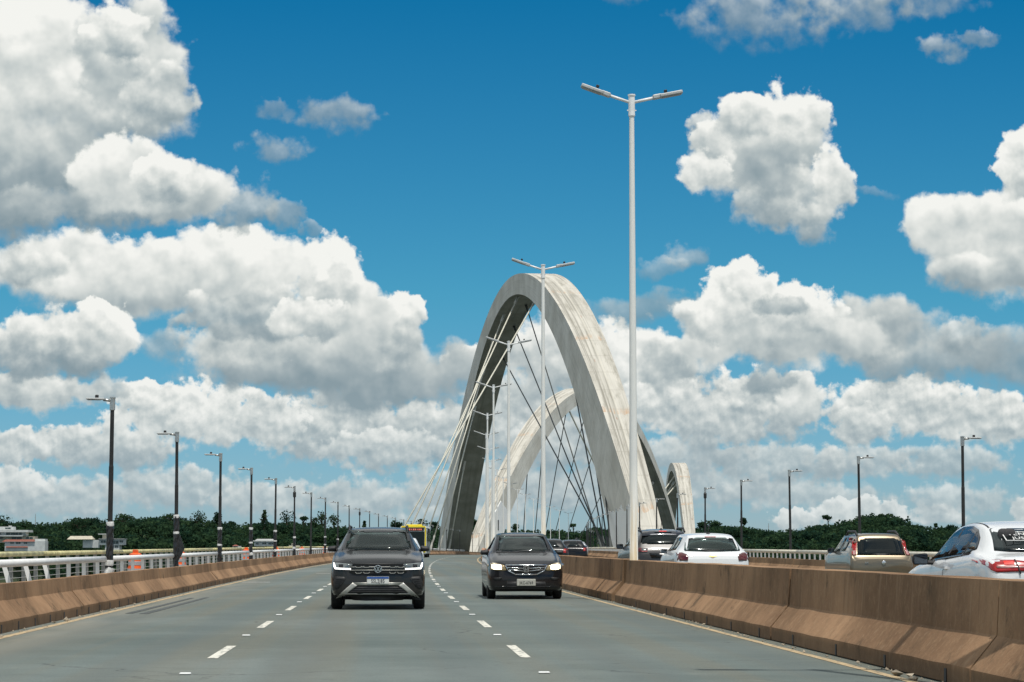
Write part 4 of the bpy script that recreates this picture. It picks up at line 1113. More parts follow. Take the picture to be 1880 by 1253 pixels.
def gable(root, a, b, top, bot, d, mat, depth=9):
    x0, x1 = lat(a, d) - root.location.x, lat(b, d) - root.location.x; z0, z1 = hz(bot, d) - root.location.z, hz(top, d) - root.location.z
    bm = bmesh.new()
    P = [bm.verts.new(p) for p in ((x0, -.8, z0), (x1, -.8, z0), (x1 - 1, depth * .45, z1), (x0 + 1, depth * .45, z1), (x0, depth, z0), (x1, depth, z0))]
    for f in ((0, 1, 2, 3), (4, 3, 2, 5), (0, 3, 4), (1, 5, 2), (0, 4, 5, 1)): bm.faces.new([P[i] for i in f])
    return bm_obj('roof', bm, mat, root)
gable(h, 15, 74, 991, 995, d, M['roof_red']); gable(h, 20, 60, 999, 1005.5, d - 3, M['roof_red'], 4); block(h, 'annexe', 74, 92, 990, 1000, d + 2, M['wall_white'], 8)
windows(h, h, [(30, 36, 996, 999), (40, 48, 996, 999), (54, 60, 996, 999)], d - .05)
d = 1075
h = house(195, d, 1006, 'white house with balcony storey behind the nearest black lamp post')
block(h, 'upper_storey', 190, 234, 990.5, 1001, d, M['wall_white']); block(h, 'roof_slab', 188, 235, 989.5, 990.5, d - 1, M['roof_grey'], 11); block(h, 'low_wing', 160, 190, 992, 1006, d + 1, M['wall_white']); block(h, 'stair_tower', 195, 206, 982, 989.5, d + 2, M['wall_cream'], 4)
block(h, 'tower_roof', 187, 208, 980.6, 982, d + 1, M['wall_white'], 6); block(h, 'base_wall', 200, 226, 1001, 1010, d + .5, M['wall_white'])
gable(h, 138, 184, 985, 991, d + 12, M['wall_cream'])
windows(h, h, [(192, 201, 993, 997), (213, 224, 993.5, 999), (226, 232, 993, 996.5)], d - .05); windows(h, h, [(218, 223, 1002, 1006)], d + .45)
d = 1085
h = house(490, d, 1003, 'long pale house below the wood between the fourth and fifth black lamp posts')
block(h, 'wall', 469, 507, 994.5, 1003, d, M['wall_white'], 9); block(h, 'roof_slab', 467, 508, 992.8, 994.6, d - .8, M['wall_white'], 11); gable(h, 470, 506, 990, 993, d + 1, M['roof_grey'])
windows(h, h, [(472, 477, 997, 1000), (484, 491, 996.5, 999.5), (495, 505, 997, 1000)], d - .05)
d = 1080
h = house(540, d, 1004, 'small pale outbuilding right of the long pale house')
block(h, 'wall', 532, 551, 1001.5, 1006, d, M['wall_cream'], 7); block(h, 'upper_room', 537, 544, 998, 1001.5, d + 1, M['wall_cream'], 4); windows(h, h, [(538, 541, 999, 1001)], d + .95)
d = 1070
h = house(437, d, 1007, 'small white hut behind the railing right of the third black lamp post')
block(h, 'wall', 430, 445, 1003, 1009, d, M['wall_white'], 6); gable(h, 429, 440, 1000.5, 1003, d, M['roof_red']); windows(h, h, [(433, 437, 1004, 1006)], d - .05)

# ------------------------------------------------------------------ vehicles
def crm(P, n):
    """Catmull-Rom through the rows of P, n steps per span"""
    P = np.asarray(P, float); Q = np.vstack([2 * P[0] - P[1], P, 2 * P[-1] - P[-2]]); out = []
    for i in range(1, len(Q) - 2):
        d = [max(np.linalg.norm(Q[j + 1, :1] - Q[j, :1]), 1e-6) for j in (i - 1, i, i + 1)]
        m1 = (Q[i + 1] - Q[i - 1]) / (d[0] + d[1]) * d[1]; m2 = (Q[i + 2] - Q[i]) / (d[1] + d[2]) * d[1]
        for k in range(n):
            t = k / n; t2 = t * t; t3 = t2 * t
            out.append((2 * t3 - 3 * t2 + 1) * Q[i] + (t3 - 2 * t2 + t) * m1 + (-2 * t3 + 3 * t2) * Q[i + 1] + (t3 - t2) * m2)
    out.append(P[-1]); return np.array(out)
def inpoly(x, y, poly):
    c = False; j = len(poly) - 1
    for i in range(len(poly)):
        xi, yi = poly[i]; xj, yj = poly[j]
        if (yi > y) != (yj > y) and x < (xj - xi) * (y - yi) / (yj - yi) + xi: c = not c
        j = i
    return c
def shrink(poly, k):
    cx = sum(p[0] for p in poly) / len(poly); cy = sum(p[1] for p in poly) / len(poly)
    return [(cx + (a - cx) * k, cy + (b - cy) * k) for a, b in poly]
DIRS = {'F': (Vector((0, 1, 0)), lambda a, b: Vector((a, -6, b))), 'R': (Vector((0, -1, 0)), lambda a, b: Vector((-a, 12, b))),
        'L': (Vector((1, 0, 0)), lambda a, b: Vector((-6, a, b))), 'S': (Vector((-1, 0, 0)), lambda a, b: Vector((6, a, b))), 'T': (Vector((0, 0, -1)), lambda a, b: Vector((a, b, 6)))}
def view_coords(d, c):
    return {'F': (c.x, c.z), 'R': (-c.x, c.z), 'L': (c.y, c.z), 'S': (c.y, c.z), 'T': (c.x, c.y)}[d]
class Car:
    def __init__(s, label, st, paint, windows=None, group=None, name='parked_car', cat='car', clear=True, nseg=6):
        s.root = thing(name, label, cat, group=group)
        A = crm(st, nseg); s.st = np.array(st); s.L = st[-1][0]
        bm = bmesh.new(); rings = []
        for row in A:
            y, w, zb, zl, wr, ze, zc = row
            h = zl - zb
            half = [(0, zb), (.80 * w, zb), (.965 * w, zb + .10 * h), (w, zb + .42 * h), (.99 * w, zb + .78 * h), (.955 * w, zl), (.955 * w * .45 + wr * .55 + .012 * (ze - zl), zl + .5 * (ze - zl)),
                    (wr, ze), (wr * .86, ze + .62 * (zc - ze)), (wr * .45, ze + .93 * (zc - ze)), (0, zc)]
            P = np.array([(i, a, b) for i, (a, b) in enumerate(half)], float)
            H = crm(P, 3)[:, 1:]
            full = [(a, b) for a, b in H] + [(-a, b) for a, b in H[-2:0:-1]]
            rings.append([bm.verts.new((a, y, b)) for a, b in full])
        k = len(rings[0])
        for a, b in zip(rings, rings[1:]):
            for i in range(k): bm.faces.new((a[i], b[i], b[(i + 1) % k], a[(i + 1) % k]))
        bm.faces.new(rings[0]); bm.faces.new(rings[-1][::-1])
        bmesh.ops.recalc_face_normals(bm, faces=bm.faces[:])
        s.bvh = BVHTree.FromBMesh(bm)
        if windows and clear:
            kill = []
            for f in bm.faces:
                c = f.calc_center_median(); n = f.normal
                for (d, poly) in windows:
                    if n.dot(DIRS[d][0]) < -.15 and inpoly(*view_coords(d, c), shrink(poly, .93)) and c.z > .85: kill.append(f); break
            bmesh.ops.delete(bm, geom=kill, context='FACES')
        s.body = bm_obj('body', bm, paint, s.root, True)
    def hit(s, d, a, b):
        v, o = DIRS[d]; q = s.bvh.ray_cast(o(a, b), v)
        return q[0]
    def decal(s, name, d, poly, mat, off=.006, thick=.014, cuts=2, parent=None):
        bm = bmesh.new()
        vs = [bm.verts.new((a, b, 0)) for a, b in poly]; bm.faces.new(vs)
        bmesh.ops.triangulate(bm, faces=bm.faces[:])
        if cuts: bmesh.ops.subdivide_edges(bm, edges=bm.edges[:], cuts=cuts, use_grid_fill=True)
        v = DIRS[d][0]; pts = [(q, s.hit(d, q.co.x, q.co.y)) for q in bm.verts]
        good = [h for _, h in pts if h]
        if not good: bm.free(); return None
        for q, h in pts:
            if h is None:
                h0 = min(good, key=lambda g: (view_coords(d, g)[0] - q.co.x) ** 2 + (view_coords(d, g)[1] - q.co.y) ** 2)
                p = DIRS[d][1](q.co.x, q.co.y); t = (h0 - p).dot(v); h = p + v * t
            q.co = h - v * off
        geom = bmesh.ops.extrude_face_region(bm, geom=bm.faces[:])
        for e in geom['geom']:
            if isinstance(e, bmesh.types.BMVert): e.co += v * (thick + off)
        return bm_obj(name, bm, mat, parent or s.root, cuts >= 2)
    def text(s, name, d, a, b, body, size, mat, off=.012, parent=None, space=1.0, sx=1.0):
        me = text_mesh(body, size, .003, space); me.materials.append(mat)
        h = s.hit(d, a, b); v = DIRS[d][0]
        o = mesh_obj(name, me, parent or s.root)
        rz = {'F': 0, 'R': math.pi, 'L': -math.pi / 2, 'S': math.pi / 2}[d]
        m = Matrix.Translation(h - v * off) @ Matrix.Rotation(rz, 4, 'Z') @ Matrix.Rotation(math.pi / 2, 4, 'X') @ Matrix.Diagonal((sx, 1, 1, 1))
        me.transform(m)
        return o
    def flat(s, name, d, a0, b0, a1, b1, mat, off=.02, thick=.02, parent=None, bev=.008):
        """a flat plate fixed to the surface"""
        v = DIRS[d][0]; h = s.hit(d, (a0 + a1) / 2, (b0 + b1) / 2)
        if h is None: return None
        hs = [s.hit(d, a, (b0 + b1) / 2) for a in (a0, (a0 + a1) / 2, a1)]; t = min(x.dot(v) for x in hs if x)
        c = DIRS[d][1]((a0 + a1) / 2, (b0 + b1) / 2); c = c + v * (t - c.dot(v) - off)
        bm = bmesh.new(); box(bm, c, (abs(a1 - a0), thick, abs(b1 - b0)) if d in 'FR' else (thick, abs(a1 - a0), abs(b1 - b0))); bevel(bm, bev, 1)
        o = bm_obj(name, bm, mat, parent or s.root); o['py'] = c.y; return o, c
    def wheels(s, ys, track, r=.33, w=.20):
        for y in ys:
            for sx in (-1, 1):
                bm = bmesh.new(); m = Matrix.Translation((sx * track, y, r)) @ Matrix.Rotation(math.pi / 2, 4, 'Y')
                lathe(bm, [(r * .62, -w / 2), (r * .93, -w / 2), (r, -w * .36), (r * 1.0, w * .36), (r * .93, w / 2), (r * .62, w / 2)], 28, m); wh = bm_obj('wheel', bm, M['rubber'], s.root, True)
                bm = bmesh.new(); lathe(bm, [(r * .1, sx * w * .46), (r * .58, sx * w * .40), (r * .62, sx * w * .44), (r * .60, sx * w * .45)], 20, m)
                for k in range(5):
                    rot = Matrix.Rotation(k * 1.2566, 4, 'X')
                    b = bmesh.ops.create_cube(bm, size=1, matrix=Matrix.Translation((sx * track, y, r)) @ rot @ Matrix.Translation((sx * w * .41, 0, r * .32)) @ Matrix.Diagonal((.02, .05, r * .6, 1)))
                bm_obj('rim', bm, M['rim'], wh)
                bm = bmesh.new(); lathe(bm, [(r * 1.05, -.01), (r * 1.16, -.012), (r * 1.16, .012), (r * 1.05, .02)], 28, Matrix.Translation((sx * (abs(track) + w * .40), y, r + .01)) @ Matrix.Rotation(math.pi / 2, 4, 'Y'))
                bmesh.ops.bisect_plane(bm, geom=bm.verts[:] + bm.edges[:] + bm.faces[:], plane_co=(0, 0, r * .9), plane_no=(0, 0, -1), clear_outer=True)
                bm_obj('wheel_arch', bm, M['dark'], s.root)
    def mirror(s, y, z, x, mat, w=.22, h=.15, rear=False):
        for sx in (-1, 1):
            bm = bmesh.new(); box(bm, (sx * (x + w / 2), y, z), (w, .13, h))
            for v in bm.verts:
                if v.co.y < y: v.co.z = z + (v.co.z - z) * .7; v.co.x = sx * (x + w / 2) + (v.co.x - sx * (x + w / 2)) * .85
                if abs(v.co.x) > x + w / 2 and v.co.z > z: v.co.z -= .02
            bevel(bm, .035, 3)
            m = bm_obj('side_mirror', bm, mat, s.root, True)
            bm = bmesh.new(); tube(bm, [(sx * (x - .09), y + .02, z - h * .30), (sx * (x + w * .4), y, z - h * .25)], .028, 8); bm_obj('mirror_arm', bm, M['dark'], m)
            bm = bmesh.new(); box(bm, (sx * (x + w / 2), y + .068, z), (w * .8, .006, h * .72)); bm_obj('mirror_glass', bm, M['mirror'], m)
    def cabin(s, y_dash, z_dash, half, seats=((-.36, 0), (.36, 0)), zfloor=.35, y_front=None, wheel_x=None, bench=True):
        bm = bmesh.new(); box(bm, (0, y_dash + .18, z_dash - .16), (half * 2 - .12, .5, .30)); bevel(bm, .06, 3); bm_obj('dashboard', bm, M['dark'], s.root, True)
        bm = bmesh.new(); box(bm, (0, y_dash + 1.5, zfloor + .05), (half * 1.9, 2.6, .08)); bm_obj('cabin_floor', bm, M['dark'], s.root)
        def seat(x, y, w=.5, head=True):
            bm = bmesh.new()
            a = box(bm, (x, y, .55), (w, .5, .16)); b = box(bm, (x, y + .28, .90), (w * .95, .14, .62), Matrix.Rotation(-.2, 3, 'X'))
            if head: box(bm, (x, y + .38, 1.29), (w * .52, .10, .18), Matrix.Rotation(-.12, 3, 'X'))
            bevel(bm, .045, 2); bm_obj('seat', bm, M['seat'], s.root, True)
        for x, dy in seats: seat(x, y_dash + .95 + dy)
        if bench:
            for x in (-.42, 0, .42): seat(x, y_dash + 1.85, .40)
        if wheel_x is not None:
            bm = bmesh.new(); R0 = .185; m = Matrix.Translation((wheel_x, y_dash + .52, z_dash + .0)) @ Matrix.Rotation(R(65), 4, 'X')
            for k in range(24):
                pass
            pts = [m @ Vector((R0 * math.cos(2 * math.pi * k / 24), R0 * math.sin(2 * math.pi * k / 24), 0)) for k in range(25)]
            tube(bm, pts, .017, 8); box(bm, m @ Vector((0, 0, 0)), (.34, .05, .05)); bm_obj('steering_wheel', bm, M['dark'], s.root, True)
    def place(s, x, y, rear=False):
        """front (or, for rear=True, the tail) at distance y"""
        if rear:
            s.root.location = pt(x, y + s.L); s.root.rotation_euler = (0, 0, math.pi + head(y + s.L / 2)); s.root.location = pt(x, y + s.L)
        else:
            s.root.location = pt(x, y); s.root.rotation_euler = (0, 0, head(y + s.L / 2))
        return s
def mir(poly): return [(-a, b) for a, b in reversed(poly)]
def bar(x0, z0, x1, z1, t):
    dx, dz = x1 - x0, z1 - z0; L = math.hypot(dx, dz); nx, nz = -dz / L * t / 2, dx / L * t / 2
    return [(x0 + nx, z0 + nz), (x0 - nx, z0 - nz), (x1 - nx, z1 - nz), (x1 + nx, z1 + nz)]
def side_windows(c, polys, mat, names=None):
    for d in 'LS':
        for p in polys:
            c.decal('side_window', d, p, mat, .004, .012, 2)

# ---- dark grey compact SUV, facing the camera
vs = lambda pts: [((x - 717) / 613, 1.17 - (y - 401) / 613) for x, y in pts]
st = [(0, .66, .34, .78, .52, .83, .85), (.05, .80, .29, .82, .60, .87, .885), (.20, .865, .25, .89, .66, .93, .955), (.55, .88, .23, .96, .68, 1.0, 1.03), (.95, .88, .23, 1.02, .68, 1.06, 1.09),
      (1.12, .88, .23, 1.04, .68, 1.095, 1.125), (1.42, .88, .23, 1.05, .65, 1.25, 1.30), (1.75, .88, .23, 1.06, .615, 1.41, 1.475), (2.05, .88, .23, 1.06, .585, 1.475, 1.535), (2.6, .88, .23, 1.07, .58, 1.49, 1.555), (3.5, .88, .23, 1.09, .565, 1.46, 1.53), (3.95, .87, .25, 1.08, .54, 1.36, 1.42), (4.12, .84, .30, 1.0, .6, 1.05, 1.08), (4.2, .74, .36, .9, .55, .95, .96)]
ws = [(-.665, 1.115), (-.575, 1.47), (.575, 1.47), (.665, 1.115)]
sw = [[(1.55, 1.10), (2.0, 1.42), (2.35, 1.43), (2.4, 1.10)], [(2.48, 1.10), (2.44, 1.43), (3.1, 1.42), (3.2, 1.12)], [(3.28, 1.13), (3.18, 1.41), (3.6, 1.33), (3.7, 1.16)]]
suv = Car('dark grey compact SUV with silver bumper trim, driving towards the camera in the middle lane', st, M['p_grey'], [('F', ws)] + [(d, p) for d in 'LS' for p in sw], name='compact_suv')
suv.decal('windshield', 'F', [(-.70, 1.10), (-.592, 1.495), (.592, 1.495), (.70, 1.10)], M['glass'], .005, .008, 4)
side_windows(suv, sw, M['glass_dark'])
g = suv.decal('upper_grille', 'F', vs([(425, 588), (1010, 588), (1048, 690), (985, 716), (450, 716), (388, 690)]), M['darkgloss'], .006, .02, 3)
for y, x0, x1 in ((600, 430, 1005), (632, 415, 1020), (668, 400, 1035), (700, 420, 1012)):
    suv.decal('grille_bar', 'F', vs(bar(x0, y, x1, y, 7)), M['satin'] if y in (632, 668) else M['dark'], .016, .012, 2, g)
for k in range(6):
    for yy in (630, 697):
        x = 455 + k * 92 + (20 if k > 2 else 0)
        if abs(x + 30 - 717) < 70: continue
        suv.decal('grille_bar', 'F', vs([(x, yy - 8), (x + 14, yy + 8), (x + 66, yy + 8), (x + 80, yy - 8), (x + 72, yy - 8), (x + 62, yy + 2), (x + 18, yy + 2), (x + 8, yy - 8)]), M['satin'], .02, .012, 1, g)
hl = vs([(212, 588), (240, 583), (425, 598), (412, 650), (235, 650), (212, 620)])
dr_ = vs([(205, 583), (219, 583), (237, 640), (408, 648), (408, 664), (228, 658), (207, 625)])
for f in (lambda p: p, mir):
    h = suv.decal('headlight', 'F', f(hl), M['lampglass'], .008, .03, 3)
    suv.decal('running_light', 'F', f(dr_), M['drl'], .018, .03, 3, h)
    suv.decal('lamp_unit', 'F', f(vs(shrink([(270, 600), (320, 600), (320, 640), (270, 640)], 1))), M['darkgloss'], .014, .02, 1, h)
    suv.decal('lamp_unit', 'F', f(vs([(340, 603), (395, 606), (390, 640), (340, 640)])), M['lampglass'], .014, .02, 1, h)
    fp = suv.decal('fog_pod', 'F', f(vs([(232, 738), (340, 745), (352, 765), (290, 850), (262, 878), (215, 880), (208, 800)])), M['dark'], .006, .02, 3)
    for q in range(4): suv.decal('pod_fin', 'F', f(vs(bar(240 - q * 3, 765 + q * 22, 325 - q * 20, 768 + q * 22, 6))), M['seat'], .018, .014, 1, fp)
    suv.decal('bumper_trim', 'F', f(vs([(430, 808), (484, 842), (395, 905), (330, 968), (238, 990), (300, 925)])), M['satin'], .016, .03, 3)
    suv.decal('hood_crease', 'F', f(vs(bar(405, 578, 395, 455, 5))), M['darkgloss'], .003, .012, 3)
suv.decal('bumper_trim', 'F', vs([(430, 808), (1004, 808), (955, 838), (482, 838)]), M['satin'], .016, .03, 3)
lg = suv.decal('lower_grille', 'F', vs([(478, 846), (958, 846), (1078, 928), (352, 928)]), M['dark'], .004, .02, 3)
for y in (868, 890, 910): suv.decal('grille_bar', 'F', vs(bar(478 - (y - 846) * 1.3, y, 958 + (y - 846) * 1.3, y, 6)), M['seat'], .012, .01, 2, lg)
suv.decal('bumper_trim', 'F', vs([(345, 930), (470, 930), (500, 942), (560, 932), (880, 932), (930, 942), (965, 930), (1092, 930), (1100, 946), (335, 946)]), M['satin'], .018, .03, 2)
suv.decal('lower_valance', 'F', vs([(235, 990), (345, 948), (1092, 948), (1200, 990), (1212, 1008), (1010, 1010), (1000, 1016), (430, 1016), (420, 1010), (225, 1008)]), M['dark'], .010, .03, 3)
# round emblem: ring with a V over a W
bm = bmesh.new(); c = suv.hit('F', 0, vs([(0, 655)])[0][1]) + Vector((0, -.035, 0)); m = Matrix.Translation(c) @ Matrix.Rotation(math.pi / 2, 4, 'X')
lathe(bm, [(.060, -.012), (.060, .008), (.066, .014), (.073, .008), (.073, -.012)], 28, m)
em = bm_obj('emblem', bm, M['chrome'], suv.root, True)
bm = bmesh.new(); lathe(bm, [(.01, -.012), (.061, -.012), (.061, .0), (.01, .0)], 28, m); bm_obj('emblem_disc', bm, M['darkgloss'], em)
bm = bmesh.new()
for pl in ([(-.030, .050), (0, .004)], [(.030, .050), (0, .004)], [(-.055, .022), (-.026, -.052)], [(-.026, -.052), (0, .0)], [(0, .0), (.026, -.052)], [(.026, -.052), (.055, .022)]):
    q = bar(*pl[0], *pl[1], .011); A = [bm.verts.new(c + Vector((a, -.012, b))) for a, b in q]; B_ = [bm.verts.new(c + Vector((a, .004, b))) for a, b in q]
    bm.faces.new(A); bm.faces.new(B_[::-1]); [bm.faces.new((A[i], B_[i], B_[(i + 1) % 4], A[(i + 1) % 4])) for i in range(4)]
bm_obj('emblem_letters', bm, M['chrome'], em)
def plate(car, d, a, b, txt, w, h, base, blue=False, size=.085, sx=.8):
    o, c = car.flat('licence_plate', d, a - w / 2, b - h / 2, a + w / 2, b + h / 2, base, .03, .015)
    dy = -.010 if d == 'F' else .010
    me = text_mesh(txt, size, .002, 1.06); me.materials.append(M['ink'])
    t = mesh_obj('plate_number', me, o)
    me.transform(Matrix.Translation(c + Vector((0, dy, -.017 if blue else -.012))) @ Matrix.Rotation(0 if d == 'F' else math.pi, 4, 'Z') @ Matrix.Rotation(math.pi / 2, 4, 'X') @ Matrix.Diagonal((sx, 1, 1, 1)))
    if blue:
        bm = bmesh.new(); box(bm, c + Vector((0, dy * .9, h / 2 - .02)), (w * .985, .006, .034)); bm_obj('plate_band', bm, M['plate_blue'], o)
    return o
plate(suv, 'F', 0, vs([(0, 783)])[0][1], 'SSL2J85', .41, .135, M['plate_white'], True, .098, .78)
suv.wheels((.83, 3.35), .775, .335, .21); suv.mirror(1.55, 1.135, .80, M['dark'], .185, .125)
suv.cabin(1.25, 1.10, .80, wheel_x=.36)
for sx in (-1, 1):
    bm = bmesh.new(); tube(bm, [(sx * .56, 1.75, 1.44), (sx * .56, 1.98, 1.565), (sx * .55, 3.4, 1.56), (sx * .55, 3.65, 1.49)], .022, 8); bm_obj('roof_rail', bm, M['dark'], suv.root, True)
bm = bmesh.new(); box(bm, (0, 1.98, 1.36), (.22, .03, .06)); bevel(bm, .01, 1); bm_obj('rear_view_mirror', bm, M['dark'], suv.root)
bm = bmesh.new(); box(bm, (0, 1.80, 1.425), (.075, .008, .018)); bm_obj('toll_tag', bm, M['tape'], suv.root)
suv.decal('wiper', 'F', [(-.55, 1.115), (-.05, 1.14), (-.05, 1.125), (-.55, 1.10)], M['dark'], .018, .012, 2); suv.decal('wiper', 'F', [(.02, 1.115), (.5, 1.13), (.5, 1.115), (.02, 1.10)], M['dark'], .018, .012, 2)
suv.decal('cowl', 'F', [(-.69, 1.085), (.69, 1.085), (.70, 1.112), (-.70, 1.112)], M['dark'], .006, .01, 3)
suv.place(-.18, 42.4)

# ---- black saloon with lit headlights, facing the camera
hs = lambda pts: [((x - 858) / 645, 1.17 - (y - 423) / 645) for x, y in pts]
st = [(0, .62, .28, .70, .46, .75, .77), (.06, .76, .22, .73, .56, .78, .80), (.22, .825, .18, .79, .64, .84, .86), (.55, .848, .17, .88, .67, .92, .945), (.95, .848, .17, .95, .67, 1.0, 1.02), (1.1, .848, .17, .97, .67, 1.035, 1.06),
      (1.45, .848, .17, .99, .64, 1.20, 1.25), (1.85, .848, .17, 1.0, .59, 1.365, 1.425), (2.2, .848, .17, 1.0, .565, 1.43, 1.485), (2.9, .848, .17, 1.01, .56, 1.42, 1.48), (3.5, .848, .19, 1.02, .57, 1.24, 1.30), (3.85, .84, .22, 1.02, .62, 1.05, 1.08), (4.25, .80, .25, 1.0, .6, 1.01, 1.03), (4.4, .66, .32, .85, .5, .9, .92)]
ws = [(-.645, 1.055), (-.555, 1.42), (.555, 1.42), (.645, 1.055)]
swf = [(1.6, 1.04), (2.05, 1.38), (2.4, 1.39), (2.45, 1.04)]
swr = [(2.52, 1.04), (2.48, 1.39), (3.0, 1.37), (3.3, 1.08)]
city = Car('black saloon car with both headlights lit, coming towards the camera beside the median', st, M['p_black'], [('F', ws)] + [(d, p) for d in 'LS' for p in (swf, swr)], name='saloon_car')
city.decal('windshield', 'F', [(-.68, 1.04), (-.575, 1.445), (.575, 1.445), (.68, 1.04)], M['glass'], .005, .008, 4)
for d in 'LS':
    if d == 'S': city.decal('side_window', d, swf, M['glass_dark'], .004, .01, 2)
    city.decal('side_window', d, swr, M['glass_dark'], .004, .01, 2)
g = city.decal('grille', 'F', hs([(560, 690), (1156, 690), (1118, 765), (1010, 822), (706, 822), (598, 765)]), M['darkgloss'], .006, .02, 3)
for pl in ([(556, 686), (1160, 686), 13], [(585, 722), (820, 735), 10], [(896, 735), (1131, 722), 10], [(610, 752), (820, 772), 10], [(896, 772), (1106, 752), 10], [(556, 686), (598, 766), 11], [(598, 766), (706, 822), 13], [(706, 822), (1010, 822), 14], [(1010, 822), (1118, 766), 13], [(1118, 766), (1160, 686), 11]):
    city.decal('chrome_bar', 'F', hs(bar(*pl[0], *pl[1], pl[2])), M['chrome'], .022, .02, 2, g)
em = city.decal('emblem', 'F', hs([(818, 712), (898, 712), (888, 785), (828, 785)]), M['darkgloss'], .030, .02, 0)
for pl in ([(820, 712), (830, 786), 9], [(896, 712), (886, 786), 9], [(818, 712), (898, 712), 7], [(828, 786), (888, 786), 7], [(842, 722), (848, 778), 9], [(874, 722), (868, 778), 9], [(844, 750), (872, 750), 8]):
    city.decal('emblem_letters', 'F', hs(bar(*pl[0], *pl[1], pl[2])), M['chrome'], .038, .02, 0, em)
hl = hs([(300, 668), (395, 648), (548, 690), (575, 765), (450, 768), (350, 752), (305, 712)])
for f in (lambda p: p, mir):
    h = city.decal('headlight', 'F', f(hl), M['amberglass'], .008, .03, 3)
    city.decal('lit_beam', 'F', f(hs([(368, 683), (400, 674), (500, 690), (503, 745), (420, 748), (370, 738)])), M['headlamp'], .016, .03, 1, h)
    city.decal('fog_recess', 'F', f(hs([(380, 870), (512, 862), (500, 897), (410, 903)])), M['dark'], .006, .02, 2)
    city.decal('bumper_crease', 'F', f(hs([(330, 1000), (560, 985), (580, 1000), (340, 1018)])), M['darkgloss'], .008, .02, 2)
    city.decal('hood_crease', 'F', f(hs(bar(600, 662, 570, 505, 5))), M['darkgloss'], .003, .012, 3)
lg = city.decal('lower_intake', 'F', hs([(585, 925), (1131, 925), (1165, 1040), (550, 1040)]), M['dark'], .006, .02, 3)
for y in (960, 995, 1022): city.decal('grille_bar', 'F', hs(bar(580, y, 1136, y, 7)), M['seat'], .014, .01, 2, lg)
plate(city, 'F', 0, hs([(0, 935)])[0][1], 'JKC-6769', .42, .15, M['plate_grey'], False, .095, .78)
city.wheels((.80, 3.35), .745, .30, .185); city.mirror(1.62, 1.04, .76, M['dark'], .20, .13)
city.cabin(1.25, 1.03, .77, wheel_x=.36)
bm = bmesh.new(); box(bm, (0, 1.95, 1.32), (.20, .03, .06)); bevel(bm, .01, 1); bm_obj('rear_view_mirror', bm, M['silver'], city.root)
city.decal('wiper', 'F', [(-.62, 1.05), (-.40, 1.06), (-.10, 1.05), (-.10, 1.036), (-.40, 1.042), (-.62, 1.036)], M['dark'], .02, .012, 2); city.decal('wiper', 'F', [(-.3, 1.05), (.0, 1.085), (.50, 1.06), (.50, 1.045), (0, 1.066), (-.3, 1.036)], M['dark'], .02, .012, 2)
city.decal('cowl', 'F', [(-.67, 1.02), (.67, 1.02), (.68, 1.05), (-.68, 1.05)], M['dark'], .006, .01, 3)
city.place(3.08, 50.6)

# ---- rear views on the other carriageway -------------------------------------------------
def tail_common(c, badge=None):
    pass
# light-bodied hatchback
st = [(0, .6, .3, .68, .45, .74, .76), (.08, .76, .24, .74, .56, .80, .82), (.25, .84, .2, .82, .64, .88, .90), (.6, .865, .19, .92, .67, .97, 1.0), (1.1, .865, .19, .98, .67, 1.04, 1.07), (1.8, .865, .19, 1.0, .59, 1.38, 1.44), (2.2, .865, .19, 1.0, .57, 1.43, 1.49), (3.0, .865, .19, 1.02, .565, 1.415, 1.475),
      (3.45, .865, .2, 1.03, .56, 1.36, 1.42), (3.62, .86, .22, 1.02, .60, 1.22, 1.28), (3.78, .86, .26, .99, .66, 1.04, 1.08), (3.88, .83, .3, .90, .66, .95, .97), (3.93, .76, .36, .82, .6, .86, .87)]
rw = [(-.63, 1.07), (-.55, 1.375), (.55, 1.375), (.63, 1.07)]
swf = [(1.5, 1.06), (1.95, 1.38), (2.3, 1.40), (2.35, 1.06)]; swr = [(2.42, 1.07), (2.38, 1.40), (2.95, 1.38), (3.1, 1.10)]
onix = Car('white hatchback with dark red tail lamps and gold badge, seen over the median', st, M['p_white'], [('R', rw)] + [(d, p) for d in 'LS' for p in (swf, swr)], name='hatchback_car')
onix.decal('rear_window', 'R', [(-.665, 1.085), (-.64, 1.065), (-.2, 1.05), (.2, 1.05), (.64, 1.065), (.665, 1.085), (.585, 1.385), (-.585, 1.385)], M['glass'], .006, .008, 4)
side_windows(onix, (swf, swr), M['glass_dark'])
for f in (lambda p: p, mir):
    onix.decal('tail_light', 'R', f([(-.845, 1.03), (-.72, 1.035), (-.62, .99), (-.585, .93), (-.60, .84), (-.84, .84)]), M['tail_dark'], .012, .03, 3)
onix.decal('high_brake_light', 'R', [(-.14, 1.405), (.12, 1.405), (.12, 1.39), (-.14, 1.39)], M['tail_red'], .010, .012, 1)
onix.decal('badge', 'R', [(-.085, .965), (-.035, .965), (-.03, .985), (.04, .985), (.04, .97), (.085, .965), (.075, .938), (.03, .935), (.025, .915), (-.045, .915), (-.04, .935), (-.09, .935)], M['gold'], .016, .02, 0)
onix.decal('rear_wiper', 'R', [(-.25, 1.085), (.28, 1.10), (.28, 1.085), (-.25, 1.065)], M['dark'], .016, .012, 2)
bm = bmesh.new(); tube(bm, [(0, 3.05, 1.46), (0, 3.06, 1.50)], .045, 10); tube(bm, [(0, 3.05, 1.50), (0, 3.20, 1.68)], .007, 6); bm_obj('roof_antenna', bm, M['dark'], onix.root)
onix.wheels((.8, 3.3), .76, .30, .19); onix.mirror(1.62, 1.06, .80, M['p_white'], .18, .13)
onix.cabin(1.2, 1.04, .78, zfloor=.35, wheel_x=.36)
plate(onix, 'R', 0, .72, 'PAK4B17'[:0] or ' ', .40, .13, M['plate_grey'], False)
onix.place(7.62, 53.0, True)

